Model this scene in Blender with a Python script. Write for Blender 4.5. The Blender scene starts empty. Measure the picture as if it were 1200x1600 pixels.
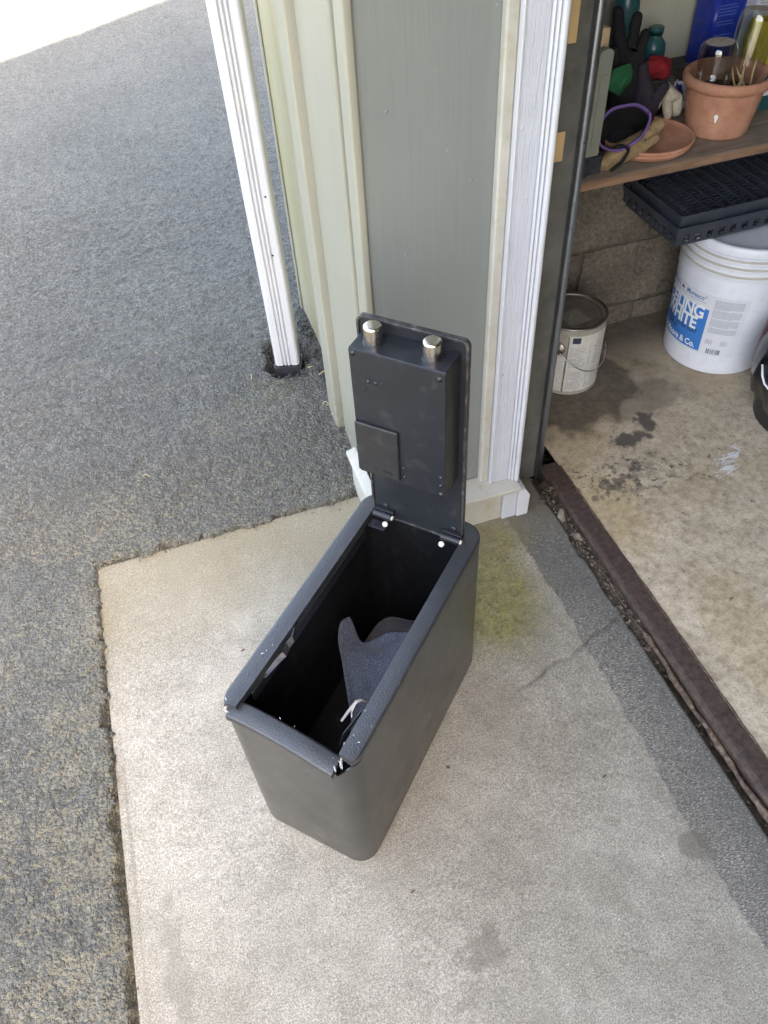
import bpy, bmesh, math, random
import numpy as np
from mathutils import Vector, Matrix, Quaternion

random.seed(7); rng = np.random.default_rng(7)
S = bpy.context.scene
COL = S.collection
R = math.radians

# ------------------------------------------------------------------ camera
def cam_matrix():
    d = np.array([685 - 600, 1880 - 800, 1200.0]); d /= np.linalg.norm(d)     # plumb direction in the camera (x right, y down, z forward)
    up = -d
    fw = np.array([0, 0, 1.0]) - np.dot([0, 0, 1.0], up) * up; fw /= np.linalg.norm(fw)
    rt = np.cross(fw, up)
    if rt[0] < 0: rt = -rt
    W = np.array([rt, fw, up])
    a = R(15); ca, sa = math.cos(a), math.sin(a)
    return np.array([[ca, sa, 0], [-sa, ca, 0], [0, 0, 1]]) @ W
CM = cam_matrix()
cd = bpy.data.cameras.new('camera'); cam = bpy.data.objects.new('camera', cd); COL.objects.link(cam)
cd.sensor_fit = 'VERTICAL'; cd.sensor_height = 24; cd.lens = 18.0
cd.clip_start = 0.02; cd.clip_end = 2000
m = Matrix(((CM[0, 0], -CM[0, 1], -CM[0, 2], 0), (CM[1, 0], -CM[1, 1], -CM[1, 2], 0), (CM[2, 0], -CM[2, 1], -CM[2, 2], 1.4), (0, 0, 0, 1)))
cam.matrix_world = m
S.camera = cam

# ------------------------------------------------------------------ sky, sun, exposure
TO_SUN = Vector((0.45, -0.84, 1.0)).normalized()
w = bpy.data.worlds.new('World'); S.world = w; w.use_nodes = True
wn = w.node_tree; bg = wn.nodes['Background']
sky = wn.nodes.new('ShaderNodeTexSky'); sky.sky_type = 'NISHITA'; sky.sun_disc = False
sky.sun_elevation = math.asin(TO_SUN.z); sky.sun_rotation = math.atan2(TO_SUN.x, TO_SUN.y)
sky.air_density = 1.0; sky.dust_density = 4.0; sky.ozone_density = 1.0
wn.links.new(sky.outputs[0], bg.inputs[0]); bg.inputs[1].default_value = 0.15
sl = bpy.data.lights.new('sun', 'SUN'); sl.energy = 4.6; sl.angle = R(0.5); sl.color = (1.0, 0.96, 0.90)
sun = bpy.data.objects.new('sun', sl); COL.objects.link(sun); sun.location = (4, -5, 8)
sun.rotation_euler = (-TO_SUN).to_track_quat('-Z', 'Y').to_euler()
S.view_settings.view_transform = 'Standard'; S.view_settings.look = 'None'
S.view_settings.gamma = 1.0; S.view_settings.use_curve_mapping = False
S.view_settings.exposure = 3.55
S.view_settings.use_white_balance = True; S.view_settings.white_balance_temperature = 8150; S.view_settings.white_balance_tint = 12
S.cycles.max_bounces = 10; S.cycles.transmission_bounces = 10; S.cycles.diffuse_bounces = 4; S.cycles.use_denoising = True
S.cycles.sample_clamp_indirect = 6.0

# ------------------------------------------------------------------ node helpers
class NT:
    def __init__(s, name):
        s.mat = bpy.data.materials.new(name); s.mat.use_nodes = True
        s.t = s.mat.node_tree; s.b = s.t.nodes['Principled BSDF']; s.out = s.t.nodes['Material Output']
        tc = s.t.nodes.new('ShaderNodeTexCoord'); s.obj = tc.outputs['Object']; s.gen = tc.outputs['Generated']
    def n(s, ty): return s.t.nodes.new(ty)
    def put(s, sock, v):
        if hasattr(v, 'is_linked') or isinstance(v, bpy.types.NodeSocket): s.t.links.new(v, sock)
        else:
            if isinstance(v, (tuple, list)) and len(v) == 3 and sock.type == 'RGBA': v = (*v, 1)
            sock.default_value = v
    def scale(s, sc, vec=None, rot=(0, 0, 0)):
        k = s.n('ShaderNodeMapping'); k.inputs['Scale'].default_value = sc; k.inputs['Rotation'].default_value = rot
        s.put(k.inputs['Vector'], vec or s.obj); return k.outputs[0]
    def noise(s, sc, det=4, ro=.55, vec=None, dist=0.0, col=False):
        k = s.n('ShaderNodeTexNoise'); k.inputs['Scale'].default_value = sc; k.inputs['Detail'].default_value = det
        k.inputs['Roughness'].default_value = ro; k.inputs['Distortion'].default_value = dist
        s.put(k.inputs['Vector'], vec or s.obj); return k.outputs[1 if col else 0]
    def vor(s, sc, feat='F1', vec=None, rnd=1.0, out='Distance'):
        k = s.n('ShaderNodeTexVoronoi'); k.feature = feat; k.inputs['Scale'].default_value = sc
        k.inputs['Randomness'].default_value = rnd; s.put(k.inputs['Vector'], vec or s.obj); return k.outputs[out]
    def ramp(s, f, stops):
        k = s.n('ShaderNodeValToRGB'); s.put(k.inputs[0], f); e = k.color_ramp.elements
        while len(e) < len(stops): e.new(0.5)
        for el, (p, c) in zip(e, stops):
            el.position = p; el.color = (*c, 1) if isinstance(c, (tuple, list)) else (c, c, c, 1)
        return k.outputs[0]
    def mix(s, f, a, b, mode='MIX'):
        k = s.n('ShaderNodeMix'); k.data_type = 'RGBA'; k.blend_type = mode
        s.put(k.inputs[0], f); s.put(k.inputs[6], a); s.put(k.inputs[7], b); return k.outputs[2]
    def math(s, op, a, b=0.0, clamp=False):
        k = s.n('ShaderNodeMath'); k.operation = op; k.use_clamp = clamp
        s.put(k.inputs[0], a); s.put(k.inputs[1], b); return k.outputs[0]
    def attr(s, name):
        k = s.n('ShaderNodeAttribute'); k.attribute_name = name
        q = s.n('ShaderNodeSeparateColor'); s.t.links.new(k.outputs['Color'], q.inputs[0])
        return q.outputs[0], q.outputs[1], q.outputs[2]
    def bump(s, h, strength=.5, dist=.002, prev=None):
        k = s.n('ShaderNodeBump'); k.inputs['Strength'].default_value = strength; k.inputs['Distance'].default_value = dist
        s.put(k.inputs['Height'], h)
        if prev: s.put(k.inputs['Normal'], prev)
        return k.outputs[0]
    def done(s, color, rough=.6, normal=None, metal=0.0, spec=.5, **kw):
        b = s.b; s.put(b.inputs['Base Color'], color); s.put(b.inputs['Roughness'], rough)
        s.put(b.inputs['Metallic'], metal); b.inputs['Specular IOR Level'].default_value = spec
        if normal: s.put(b.inputs['Normal'], normal)
        for k, v in kw.items(): s.put(b.inputs[k.replace('_', ' ')], v)
        return s.mat

def paint(name, c, rough=.5, spec=.4, var=.12, sc=12, bsc=0, bst=.2, bdist=.001, stretch=None, dirt=None, dirt_amt=.3, **kw):
    t = NT(name)
    vec = t.scale(stretch) if stretch else None
    n1 = t.noise(sc, 5, .6)
    dark = tuple(x * (1 - var) for x in c); lite = tuple(min(1, x * (1 + var)) for x in c)
    col = t.ramp(n1, [(.3, dark), (.7, lite)])
    if dirt:
        d = t.ramp(t.noise(sc * 2.3, 6, .65), [(.5, 0.0), (.75, dirt_amt)])
        col = t.mix(d, col, dirt)
    nrm = t.bump(t.noise(bsc, 4, .6, vec), bst, bdist) if bsc else None
    return t.done(col, rough, nrm, spec=spec, **kw)

# ------------------------------------------------------------------ numpy noise for relief and stain masks
def vnoise(x, y, seed=0):
    xi = np.floor(x); yi = np.floor(y); fx = x - xi; fy = y - yi
    fx = fx * fx * (3 - 2 * fx); fy = fy * fy * (3 - 2 * fy)
    def h(a, b):
        q = np.sin(a * 127.1 + b * 311.7 + seed * 74.7) * 43758.5453
        return q - np.floor(q)
    return (h(xi, yi) * (1 - fx) + h(xi + 1, yi) * fx) * (1 - fy) + (h(xi, yi + 1) * (1 - fx) + h(xi + 1, yi + 1) * fx) * fy
def fbm(x, y, sc, oct=4, seed=0):
    t = 0; a = .5; n = 0
    for i in range(oct):
        t = t + a * vnoise(x * sc, y * sc, seed + i * 13); n += a; a *= .5; sc *= 2.03
    return t / n
def ss(x, a, b):
    t = np.clip((x - a) / (b - a), 0, 1); return t * t * (3 - 2 * t)
def blob(u, v, cu, cv, ru, rv, seed=0, rough=.8, sc=14):
    d = np.sqrt(((u - cu) / ru) ** 2 + ((v - cv) / rv) ** 2) + (fbm(u, v, sc, 5, seed) - .5) * 2 * rough
    return 1 - ss(d, .75, 1.1)

def grid_mesh(name, us, vs, Zf, masks=None):
    U, V = np.meshgrid(us, vs); Zz = Zf(U, V)
    co = np.stack([U, V, Zz], -1).reshape(-1, 3)
    nu, nv = len(us), len(vs)
    i = np.arange((nv - 1) * (nu - 1)); r = i // (nu - 1); c = i % (nu - 1); a = r * nu + c
    q = np.stack([a, a + 1, a + nu + 1, a + nu], -1).astype(np.int32)
    me = bpy.data.meshes.new(name)
    me.vertices.add(len(co)); me.vertices.foreach_set('co', co.astype(np.float32).ravel())
    me.loops.add(q.size); me.loops.foreach_set('vertex_index', q.ravel())
    me.polygons.add(len(q)); me.polygons.foreach_set('loop_start', np.arange(0, q.size, 4, dtype=np.int32))
    me.update(calc_edges=True); me.validate()
    me.polygons.foreach_set('use_smooth', np.ones(len(q), bool))
    for k, fn in (masks or {}).items():
        at = me.color_attributes.new(k, 'FLOAT_COLOR', 'POINT')
        ch = fn(U, V, Zz); arr = np.ones((len(co), 4), np.float32)
        for j, cc in enumerate(ch): arr[:, j] = np.broadcast_to(cc, U.shape).ravel()
        at.data.foreach_set('color', arr.ravel())
    return me

# ------------------------------------------------------------------ mesh helpers
class MB:
    def __init__(s): s.v = []; s.f = []
    def add(s, vs, fs):
        o = len(s.v); s.v += [tuple(p) for p in vs]; s.f += [tuple(i + o for i in f) for f in fs]; return s
    def box(s, x0, x1, y0, y1, z0, z1):
        return s.add([(x, y, z) for z in (z0, z1) for y in (y0, y1) for x in (x0, x1)],
                     [(0, 2, 3, 1), (4, 5, 7, 6), (0, 1, 5, 4), (2, 6, 7, 3), (0, 4, 6, 2), (1, 3, 7, 5)])
    def prism(s, poly, z0, z1):
        n = len(poly); vs = [(x, y, z0) for x, y in poly] + [(x, y, z1) for x, y in poly]
        return s.add(vs, [tuple(range(n))[::-1], tuple(range(n, 2 * n))] + [(i, (i + 1) % n, n + (i + 1) % n, n + i) for i in range(n)])
    def extr(s, poly, fn0, fn1):          # polygon in 2D mapped by two functions to two caps
        n = len(poly); vs = [fn0(*p) for p in poly] + [fn1(*p) for p in poly]
        return s.add(vs, [tuple(range(n))[::-1], tuple(range(n, 2 * n))] + [(i, (i + 1) % n, n + (i + 1) % n, n + i) for i in range(n)])
    def lathe(s, prof, n=32, c=(0, 0, 0), ax=None, caps=True):
        c = Vector(c); q = Vector((0, 0, 1)).rotation_difference(Vector(ax)) if ax else Quaternion()
        vs = []
        for r, z in prof:
            for k in range(n):
                a = 2 * math.pi * k / n; vs.append(c + q @ Vector((r * math.cos(a), r * math.sin(a), z)))
        fs = []
        for i in range(len(prof) - 1):
            for k in range(n):
                fs.append((i * n + k, i * n + (k + 1) % n, (i + 1) * n + (k + 1) % n, (i + 1) * n + k))
        if caps:
            fs.append(tuple(range(n))[::-1]); fs.append(tuple(range((len(prof) - 1) * n, len(prof) * n)))
        return s.add(vs, fs)
    def tube(s, path, r, n=8, closed=False):
        P = [Vector(p) for p in path]; vs = []; fs = []; prev = None
        for i, p in enumerate(P):
            t = (P[min(i + 1, len(P) - 1)] - P[max(i - 1, 0)]).normalized()
            u = prev if prev else (Vector((0, 0, 1)) if abs(t.z) < .9 else Vector((1, 0, 0)))
            u = (u - u.dot(t) * t).normalized(); prev = u; w_ = t.cross(u)
            rr = r[i] if isinstance(r, (list, tuple)) else r
            for k in range(n):
                a = 2 * math.pi * k / n; vs.append(p + rr * (math.cos(a) * u + math.sin(a) * w_))
        for i in range(len(P) - 1):
            for k in range(n): fs.append((i * n + k, i * n + (k + 1) % n, (i + 1) * n + (k + 1) % n, (i + 1) * n + k))
        fs.append(tuple(range(n))[::-1]); fs.append(tuple(range((len(P) - 1) * n, len(P) * n)))
        return s.add(vs, fs)
    def surf(s, fn, nu, nv):
        vs = [fn(i / nu, j / nv) for j in range(nv + 1) for i in range(nu + 1)]
        return s.add(vs, [(j * (nu + 1) + i, j * (nu + 1) + i + 1, (j + 1) * (nu + 1) + i + 1, (j + 1) * (nu + 1) + i) for j in range(nv) for i in range(nu)])
    def mesh(s, name):
        me = bpy.data.meshes.new(name); me.from_pydata(s.v, [], s.f); me.update(); return me
    def build(s, name, mat, parent=None, bev=0, smooth=False, solid=0, sub=0, seg=2):
        bm = bmesh.new(); me = s.mesh(name); bm.from_mesh(me); bmesh.ops.recalc_face_normals(bm, faces=bm.faces); bm.to_mesh(me); bm.free()
        return link(name, me, mat, parent, bev, smooth, solid, sub, seg)

def link(name, me, mat, parent=None, bev=0, smooth=False, solid=0, sub=0, seg=2):
    o = bpy.data.objects.new(name, me); COL.objects.link(o)
    if mat: me.materials.clear(); me.materials.append(mat)
    if parent: o.parent = parent
    if smooth:
        me.polygons.foreach_set('use_smooth', np.ones(len(me.polygons), bool)); me.update()
    if solid:
        k = o.modifiers.new('solid', 'SOLIDIFY'); k.thickness = solid; k.offset = 0
    if sub:
        k = o.modifiers.new('sub', 'SUBSURF'); k.levels = sub; k.render_levels = sub
    if bev:
        k = o.modifiers.new('bevel', 'BEVEL'); k.width = bev; k.segments = seg; k.limit_method = 'ANGLE'; k.angle_limit = R(40)
        k.harden_normals = False
    if smooth == 'auto' or bev:
        me.polygons.foreach_set('use_smooth', np.ones(len(me.polygons), bool))
        k = o.modifiers.new('wn', 'WEIGHTED_NORMAL'); k.keep_sharp = True
    return o
def sharp_smooth(o, ang=35):
    me = o.data
    bm = bmesh.new(); bm.from_mesh(me)
    for e in bm.edges:
        if len(e.link_faces) == 2 and e.calc_face_angle(0) > R(ang): e.smooth = False
    bm.to_mesh(me); bm.free()
    me.polygons.foreach_set('use_smooth', np.ones(len(me.polygons), bool)); return o
def thing(name, label, cat, loc=(0, 0, 0), rz=0, group=None):
    o = bpy.data.objects.new(name, None); COL.objects.link(o); o.empty_display_size = .05
    o.location = loc; o.rotation_euler = (0, 0, rz); return tag(o, label, cat, group)
def tag(o, label, cat, group=None):
    o['label'] = label; o['category'] = cat
    if group: o['group'] = group
    return o
def struct(o): o['kind'] = 'structure'; return o
def stuff(o, label=None, cat=None):
    o['kind'] = 'stuff'
    if label: o['label'] = label; o['category'] = cat
    return o
def rrect(L, W, r, n=8, cx=0, cy=0):
    pts = []
    for sx, sy, a0 in ((1, 1, 0), (-1, 1, 90), (-1, -1, 180), (1, -1, 270)):
        for k in range(n + 1):
            a = R(a0 + 90 * k / n)
            pts.append((cx + sx * (L / 2 - r) + r * math.cos(a), cy + sy * (W / 2 - r) + r * math.sin(a)))
    return pts
def text_mesh(body, size, ax='LEFT', bold=0.0, font_shear=0.0, spacing=1.0):
    cu = bpy.data.curves.new('t', 'FONT'); cu.body = body; cu.size = size; cu.align_x = ax; cu.offset = bold; cu.shear = font_shear
    cu.space_character = spacing; cu.resolution_u = 3
    o = bpy.data.objects.new('t', cu); COL.objects.link(o)
    bpy.context.view_layer.update()
    me = bpy.data.meshes.new_from_object(o.evaluated_get(bpy.context.evaluated_depsgraph_get()))
    v = [tuple(p.co) for p in me.vertices]; f = [tuple(p.vertices) for p in me.polygons]
    bpy.data.objects.remove(o); bpy.data.curves.remove(cu); bpy.data.meshes.remove(me)
    return v, f

# ------------------------------------------------------------------ materials
def mat_asphalt():
    t = NT('asphalt'); du, mo, dk = t.attr('mask')
    lump = t.noise(120, 3, .65, dist=.15); fine = t.noise(430, 4, .72); mid = t.noise(30, 5, .65)
    wob = t.noise(140, 2, .6, col=True); vec = t.mix(.010, t.obj, wob, 'ADD')
    stone = t.vor(135, 'F1', vec, out='Color'); sv = t.n('ShaderNodeSeparateColor'); t.t.links.new(stone, sv.inputs[0])
    cell = t.vor(135, 'F1', vec)
    base = t.ramp(mid, [(.25, (.115, .116, .105)), (.75, (.172, .172, .155))])
    base = t.mix(1.0, base, t.ramp(sv.outputs[0], [(.0, .7), (.6, 1.0), (1.0, 1.45)]), 'MULTIPLY')
    base = t.mix(1.0, base, t.ramp(fine, [(.3, .74), (.7, 1.22)]), 'MULTIPLY')
    gapm = t.math('MULTIPLY', t.ramp(cell, [(.40, 0.0), (.62, 1.0)]), t.ramp(t.noise(60, 3, .6), [(.35, .25), (.65, .85)]))
    base = t.mix(gapm, base, (.030, .031, .030))
    base = t.mix(t.math('MULTIPLY', du, .42), base, (.20, .188, .152))
    base = t.mix(t.ramp(lump, [(.26, .65), (.40, 0.0)]), base, (.040, .041, .039))
    base = t.mix(1.0, base, t.ramp(t.noise(2.2, 4, .55), [(.35, .88), (.7, 1.08)]), 'MULTIPLY')
    dthr = t.math('ADD', du, t.math('MULTIPLY', t.math('SUBTRACT', .5, lump), 2.6))
    dthr = t.math('ADD', dthr, t.math('MULTIPLY', t.math('SUBTRACT', t.noise(22, 4, .6), .5), .5))
    dustm = t.ramp(dthr, [(.54, 0.0), (.80, 1.0)])
    base = t.mix(t.math('MULTIPLY', dustm, .7), base, t.mix(1.0, (.27, .24, .165), t.ramp(fine, [(.3, .7), (.7, 1.3)]), 'MULTIPLY'))
    base = t.mix(t.math('MULTIPLY', t.math('MULTIPLY', mo, t.ramp(t.noise(150, 4, .7), [(.35, .2), (.65, 1.0)])), .75), base, (.16, .145, .05))
    base = t.mix(t.math('MULTIPLY', dk, .85), base, (.022, .022, .022))
    pale_speck = t.ramp(t.noise(700, 2, .5), [(.69, 0.0), (.74, .7)])  # tiny pale specks scattered at random in the asphalt colour
    base = t.mix(pale_speck, base, (.45, .45, .42))
    h = t.math('ADD', t.math('MULTIPLY', t.ramp(lump, [(.32, 0.0), (.62, 1.0)]), .9), t.math('MULTIPLY', fine, .55))
    h = t.math('ADD', h, t.math('MULTIPLY', t.ramp(cell, [(.15, 1.0), (.6, 0.0)]), 1.4))
    nr = t.bump(h, 1.0, .0052)
    return t.done(base, t.ramp(fine, [(.3, .5), (.7, .85)]), nr, spec=.4)

def mat_pad():
    t = NT('pad_concrete'); band, moss, stain = t.attr('mask'); brown, crack, worn = t.attr('mask2')
    f1 = t.noise(360, 5, .8); f2 = t.noise(120, 4, .65); f3 = t.noise(26, 6, .62); f4 = t.noise(4.5, 5, .6)
    a = t.ramp(f1, [(.33, (.140, .125, .098)), (.5, (.298, .274, .229)), (.65, (.520, .485, .415))])
    b = t.ramp(f2, [(.3, .84), (.55, 1.02), (.75, 1.12)])
    c = t.mix(1.0, a, b, 'MULTIPLY')
    c = t.mix(1.0, c, t.ramp(f3, [(.3, .88), (.6, 1.04)]), 'MULTIPLY')
    c = t.mix(1.0, c, t.ramp(f4, [(.3, (.78, .77, .74)), (.65, (1.10, 1.10, 1.10))]), 'MULTIPLY')
    # grey sealer band: worn away in dashes
    dash = t.noise(1, 4, .62, t.scale((150, 520, 150), rot=(0, 0, R(38))))
    spk = t.math('ADD', dash, t.math('MULTIPLY', worn, .10))
    keep = t.ramp(spk, [(.565, 1.0), (.65, .10)])
    bm_ = t.ramp(t.math('ADD', band, t.math('MULTIPLY', t.math('SUBTRACT', t.noise(160, 5, .7), .5), .9)), [(.38, 0.0), (.62, 1.0)])
    bm_ = t.math('MULTIPLY', bm_, keep)
    sealer = t.mix(1.0, t.ramp(t.noise(70, 6, .6), [(.3, (.085, .083, .078)), (.7, (.135, .130, .122))]), t.ramp(f1, [(.35, .8), (.65, 1.15)]), 'MULTIPLY')
    c = t.mix(t.math('MULTIPLY', bm_, .93), c, sealer)
    mth = t.ramp(t.math('ADD', moss, t.math('MULTIPLY', t.math('SUBTRACT', t.noise(75, 7, .78), .5), 1.1)), [(.22, 0.0), (.9, 1.0)])
    mth = t.math('MULTIPLY', mth, t.ramp(f2, [(.35, 1.0), (.66, .5)]))
    c = t.mix(t.math('MULTIPLY', mth, 1.0, True), c, t.mix(1.0, t.ramp(t.noise(40, 5, .6), [(.35, (.11, .097, .020)), (.7, (.25, .215, .055))]), t.ramp(f1, [(.35, .6), (.65, 1.35)]), 'MULTIPLY'))
    c = t.mix(t.math('MULTIPLY', brown, .75), c, t.mix(1.0, (.215, .18, .115), t.ramp(f1, [(.35, .6), (.65, 1.4)]), 'MULTIPLY'))
    c = t.mix(t.math('MULTIPLY', stain, .6), c, (.135, .118, .092))
    c = t.mix(t.math('MULTIPLY', crack, .7), c, (.06, .055, .045))
    blk = t.ramp(t.noise(95, 2, .5), [(.76, 0.0), (.79, .7)])
    c = t.mix(blk, c, (.05, .045, .04))
    h = t.math('ADD', t.math('MULTIPLY', f1, .7), t.math('MULTIPLY', f2, .5))
    nr = t.bump(h, .55, .0016)
    return t.done(c, .86, nr, spec=.25)

def mat_floor():
    t = NT('garage_concrete'); grime, rust, white = t.attr('mask'); dark, leaf, sp = t.attr('mask2')
    f1 = t.noise(330, 5, .7); f2 = t.noise(60, 6, .68); f3 = t.noise(9, 6, .6)
    c = t.ramp(f2, [(.3, (.35, .285, .205)), (.5, (.55, .47, .36)), (.7, (.71, .635, .51))])
    c = t.mix(1.0, c, t.ramp(f3, [(.3, (.78, .74, .70)), (.65, (1.08, 1.05, 1.0))]), 'MULTIPLY')
    c = t.mix(t.ramp(t.noise(1, 5, .7, t.scale((160, 420, 160), rot=(0, 0, R(50)))), [(.54, 0.0), (.66, .75)]), c, (.15, .12, .09))
    c = t.mix(t.math('MULTIPLY', rust, .7), c, t.mix(1.0, (.46, .35, .19), t.ramp(f2, [(.3, .7), (.7, 1.2)]), 'MULTIPLY'))
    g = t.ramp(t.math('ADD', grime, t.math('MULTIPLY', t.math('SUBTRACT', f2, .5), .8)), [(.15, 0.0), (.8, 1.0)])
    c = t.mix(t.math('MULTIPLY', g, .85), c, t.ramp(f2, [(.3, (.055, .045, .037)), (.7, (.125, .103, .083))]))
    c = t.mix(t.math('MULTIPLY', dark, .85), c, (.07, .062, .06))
    spm = t.ramp(t.math('ADD', t.noise(62, 4, .6, dist=.4), t.math('MULTIPLY', sp, .13)), [(.69, 0.0), (.72, .8)])
    c = t.mix(spm, c, (.085, .075, .066))
    wm = t.ramp(t.math('ADD', white, t.math('MULTIPLY', t.math('SUBTRACT', t.noise(1, 5, .7, t.scale((60, 150, 60), rot=(0, 0, R(-20)))), .5), 1.6)), [(.62, 0.0), (.75, .9)])
    c = t.mix(wm, c, (.72, .72, .72))
    c = t.mix(t.ramp(t.noise(120, 2, .5), [(.74, 0.0), (.78, .8)]), c, (.07, .06, .05))
    nr = t.bump(t.math('ADD', f1, f2), .4, .0015)
    return t.done(c, t.ramp(f2, [(.3, .55), (.7, .8)]), nr, spec=.3)

def mat_rust():
    t = NT('rusted_steel'); f = t.noise(70, 6, .65); g = t.noise(300, 4, .7)
    c = t.ramp(f, [(.3, (.040, .032, .029)), (.5, (.080, .055, .047)), (.68, (.125, .078, .058))])
    c = t.mix(t.ramp(g, [(.55, 0.0), (.75, .5)]), c, (.15, .13, .12))
    return t.done(c, .62, t.bump(t.math('ADD', f, g), .5, .0012), spec=.4, metal=.25)
def mat_rust_edge():
    t = NT('orange_rust'); f = t.noise(90, 6, .65)
    return t.done(t.ramp(f, [(.3, (.05, .034, .027)), (.5, (.12, .080, .060)), (.7, (.26, .20, .155))]), .8, t.bump(f, .6, .002), spec=.2)
def mat_brushed(name, c, streak=.12, yel=None):
    t = NT(name)
    st = t.noise(1, 4, .6, t.scale((160, 160, 5))); dr = t.noise(1, 3, .55, t.scale((30, 30, 1.6)))
    big = t.noise(2.2, 4, .6)
    col = t.mix(1.0, t.ramp(st, [(.3, tuple(x * (1 - streak) for x in c)), (.7, tuple(x * (1 + streak) for x in c))]), t.ramp(big, [(.3, .93), (.7, 1.05)]), 'MULTIPLY')
    sp = t.ramp(t.noise(110, 2, .5), [(.77, 0.0), (.79, .6)])
    col = t.mix(sp, col, (.42, .44, .42))
    if yel: col = t.mix(t.ramp(t.noise(1, 5, .65, t.scale((26, 26, 3))), [(.42, 0.0), (.72, .55)]), col, yel)
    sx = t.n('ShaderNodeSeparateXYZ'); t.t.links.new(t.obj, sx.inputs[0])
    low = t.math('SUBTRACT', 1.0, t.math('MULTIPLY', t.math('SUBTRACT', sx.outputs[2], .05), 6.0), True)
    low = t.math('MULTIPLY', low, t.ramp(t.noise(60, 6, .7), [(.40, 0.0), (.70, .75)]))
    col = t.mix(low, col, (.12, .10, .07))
    nr = t.bump(st, .5, .0009, t.bump(dr, .35, .0025))
    return t.done(col, .42, nr, spec=.45)
def mat_woodgrain(name, c, dark, lines=1.0):
    t = NT(name)
    warp = t.mix(.012, t.obj, t.noise(9, 2, .5, col=True), 'ADD')
    g1 = t.noise(1, 5, .6, t.scale((120, 120, 4.5), warp), dist=.5); nz = t.noise(1, 5, .6, t.scale((330, 330, 14), warp))
    ridge = t.math('ABSOLUTE', t.math('SUBTRACT', g1, .5))
    h = t.math('ADD', t.ramp(ridge, [(0.0, 0.0), (.06, 1.0)]), t.math('MULTIPLY', nz, .7))
    col = t.mix(1.0, t.ramp(h, [(.2, dark), (.8, c)]), t.ramp(t.noise(11, 5, .6), [(.3, .93), (.7, 1.04)]), 'MULTIPLY')
    return t.done(col, .5, t.bump(h, .75 * lines, .0020), spec=.4)
def mat_powder(name, c=(.017, .018, .020), rough=.36, tex=0.0, sc=260, spec=.5, coat=0.0):
    t = NT(name)
    n1 = t.noise(5, 5, .6); scf = t.noise(1, 6, .7, t.scale((30, 30, 9), rot=(.3, .2, .5))); n2 = t.noise(sc, 3, .55)
    col = t.ramp(n1, [(.3, tuple(x * .9 for x in c)), (.7, tuple(x * 1.15 for x in c))])
    dust = t.ramp(t.noise(38, 6, .7), [(.55, 0.0), (.85, .10)])
    col = t.mix(dust, col, (.3, .29, .27))
    col = t.mix(t.ramp(scf, [(.60, 0.0), (.80, .09)]), col, (.34, .32, .30))
    rg = t.ramp(t.noise(17, 5, .65), [(.3, rough * .88), (.7, min(1, rough * 1.2))])
    nr = t.bump(n2, tex if tex else .08, .0011)
    return t.done(col, rg, nr, spec=spec, Coat_Weight=coat, Coat_Roughness=.25)
def mat_block():
    t = NT('block'); f = t.noise(90, 6, .7); g = t.noise(300, 4, .7); b_ = t.noise(7, 4, .6)
    c = t.ramp(f, [(.3, (.095, .077, .060)), (.55, (.195, .165, .132)), (.75, (.29, .255, .21))])
    c = t.mix(1.0, c, t.ramp(b_, [(.3, .65), (.65, 1.08)]), 'MULTIPLY')
    return t.done(c, .9, t.bump(t.math('ADD', f, g), .9, .004), spec=.2)
def mat_wood(name, a, b, along='x'):
    t = NT(name); sc = (6, 70, 70) if along == 'x' else (70, 70, 6)
    g = t.noise(1, 6, .65, t.scale(sc), dist=.6); f = t.noise(14, 5, .6)
    c = t.ramp(g, [(.3, a), (.68, b)])
    c = t.mix(t.ramp(f, [(.5, 0.0), (.78, .55)]), c, (.075, .06, .05))
    c = t.mix(t.ramp(t.noise(240, 3, .6), [(.70, 0.0), (.76, .5)]), c, (.5, .47, .42))
    return t.done(c, .75, t.bump(g, .5, .0015), spec=.25)
def mat_terra():
    t = NT('terracotta'); f = t.noise(30, 6, .65); g = t.noise(9, 4, .6)
    c = t.ramp(f, [(.3, (.38, .168, .108)), (.7, (.53, .275, .185))])
    c = t.mix(t.ramp(g, [(.5, 0.0), (.75, .35)]), c, (.62, .38, .28))
    return t.done(c, .8, t.bump(t.noise(200, 4, .6), .25, .0008), spec=.25)
def mat_glass():
    t = NT('jar_glass'); nr = t.bump(t.noise(28, 2, .5), .25, .002)
    tr = t.n('ShaderNodeBsdfTransparent'); tr.inputs[0].default_value = (.80, .83, .82, 1)
    gl = t.n('ShaderNodeBsdfGlossy'); gl.inputs['Roughness'].default_value = .05; gl.inputs[0].default_value = (1, 1, 1, 1); t.put(gl.inputs['Normal'], nr)
    fr = t.n('ShaderNodeLayerWeight'); fr.inputs[0].default_value = .32
    f = t.math('MAXIMUM', t.ramp(fr.outputs[1], [(0.0, .10), (.5, .26), (1.0, .95)]), t.ramp(t.noise(50, 5, .7), [(.5, .04), (.8, .16)]))
    mx = t.n('ShaderNodeMixShader'); t.put(mx.inputs[0], f); t.t.links.new(tr.outputs[0], mx.inputs[1]); t.t.links.new(gl.outputs[0], mx.inputs[2])
    t.t.links.new(mx.outputs[0], t.out.inputs['Surface']); return t.mat
def mat_felt():
    t = NT('felt'); f = t.noise(420, 5, .75); g = t.noise(60, 4, .6)
    c = t.ramp(f, [(.34, (.036, .045, .066)), (.5, (.082, .097, .132)), (.66, (.21, .24, .30))])
    c = t.mix(1.0, c, t.ramp(g, [(.3, .8), (.7, 1.12)]), 'MULTIPLY')
    return t.done(c, .95, t.bump(f, .8, .0015), spec=.1, Sheen_Weight=.25)
def mat_plastic(name, c, rough=.4, var=.1, spec=.5, dirt=(.3, .28, .24), amt=.15):
    return paint(name, c, rough, spec, var, 20, 60, .08, .001, dirt=dirt, dirt_amt=amt)
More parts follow.
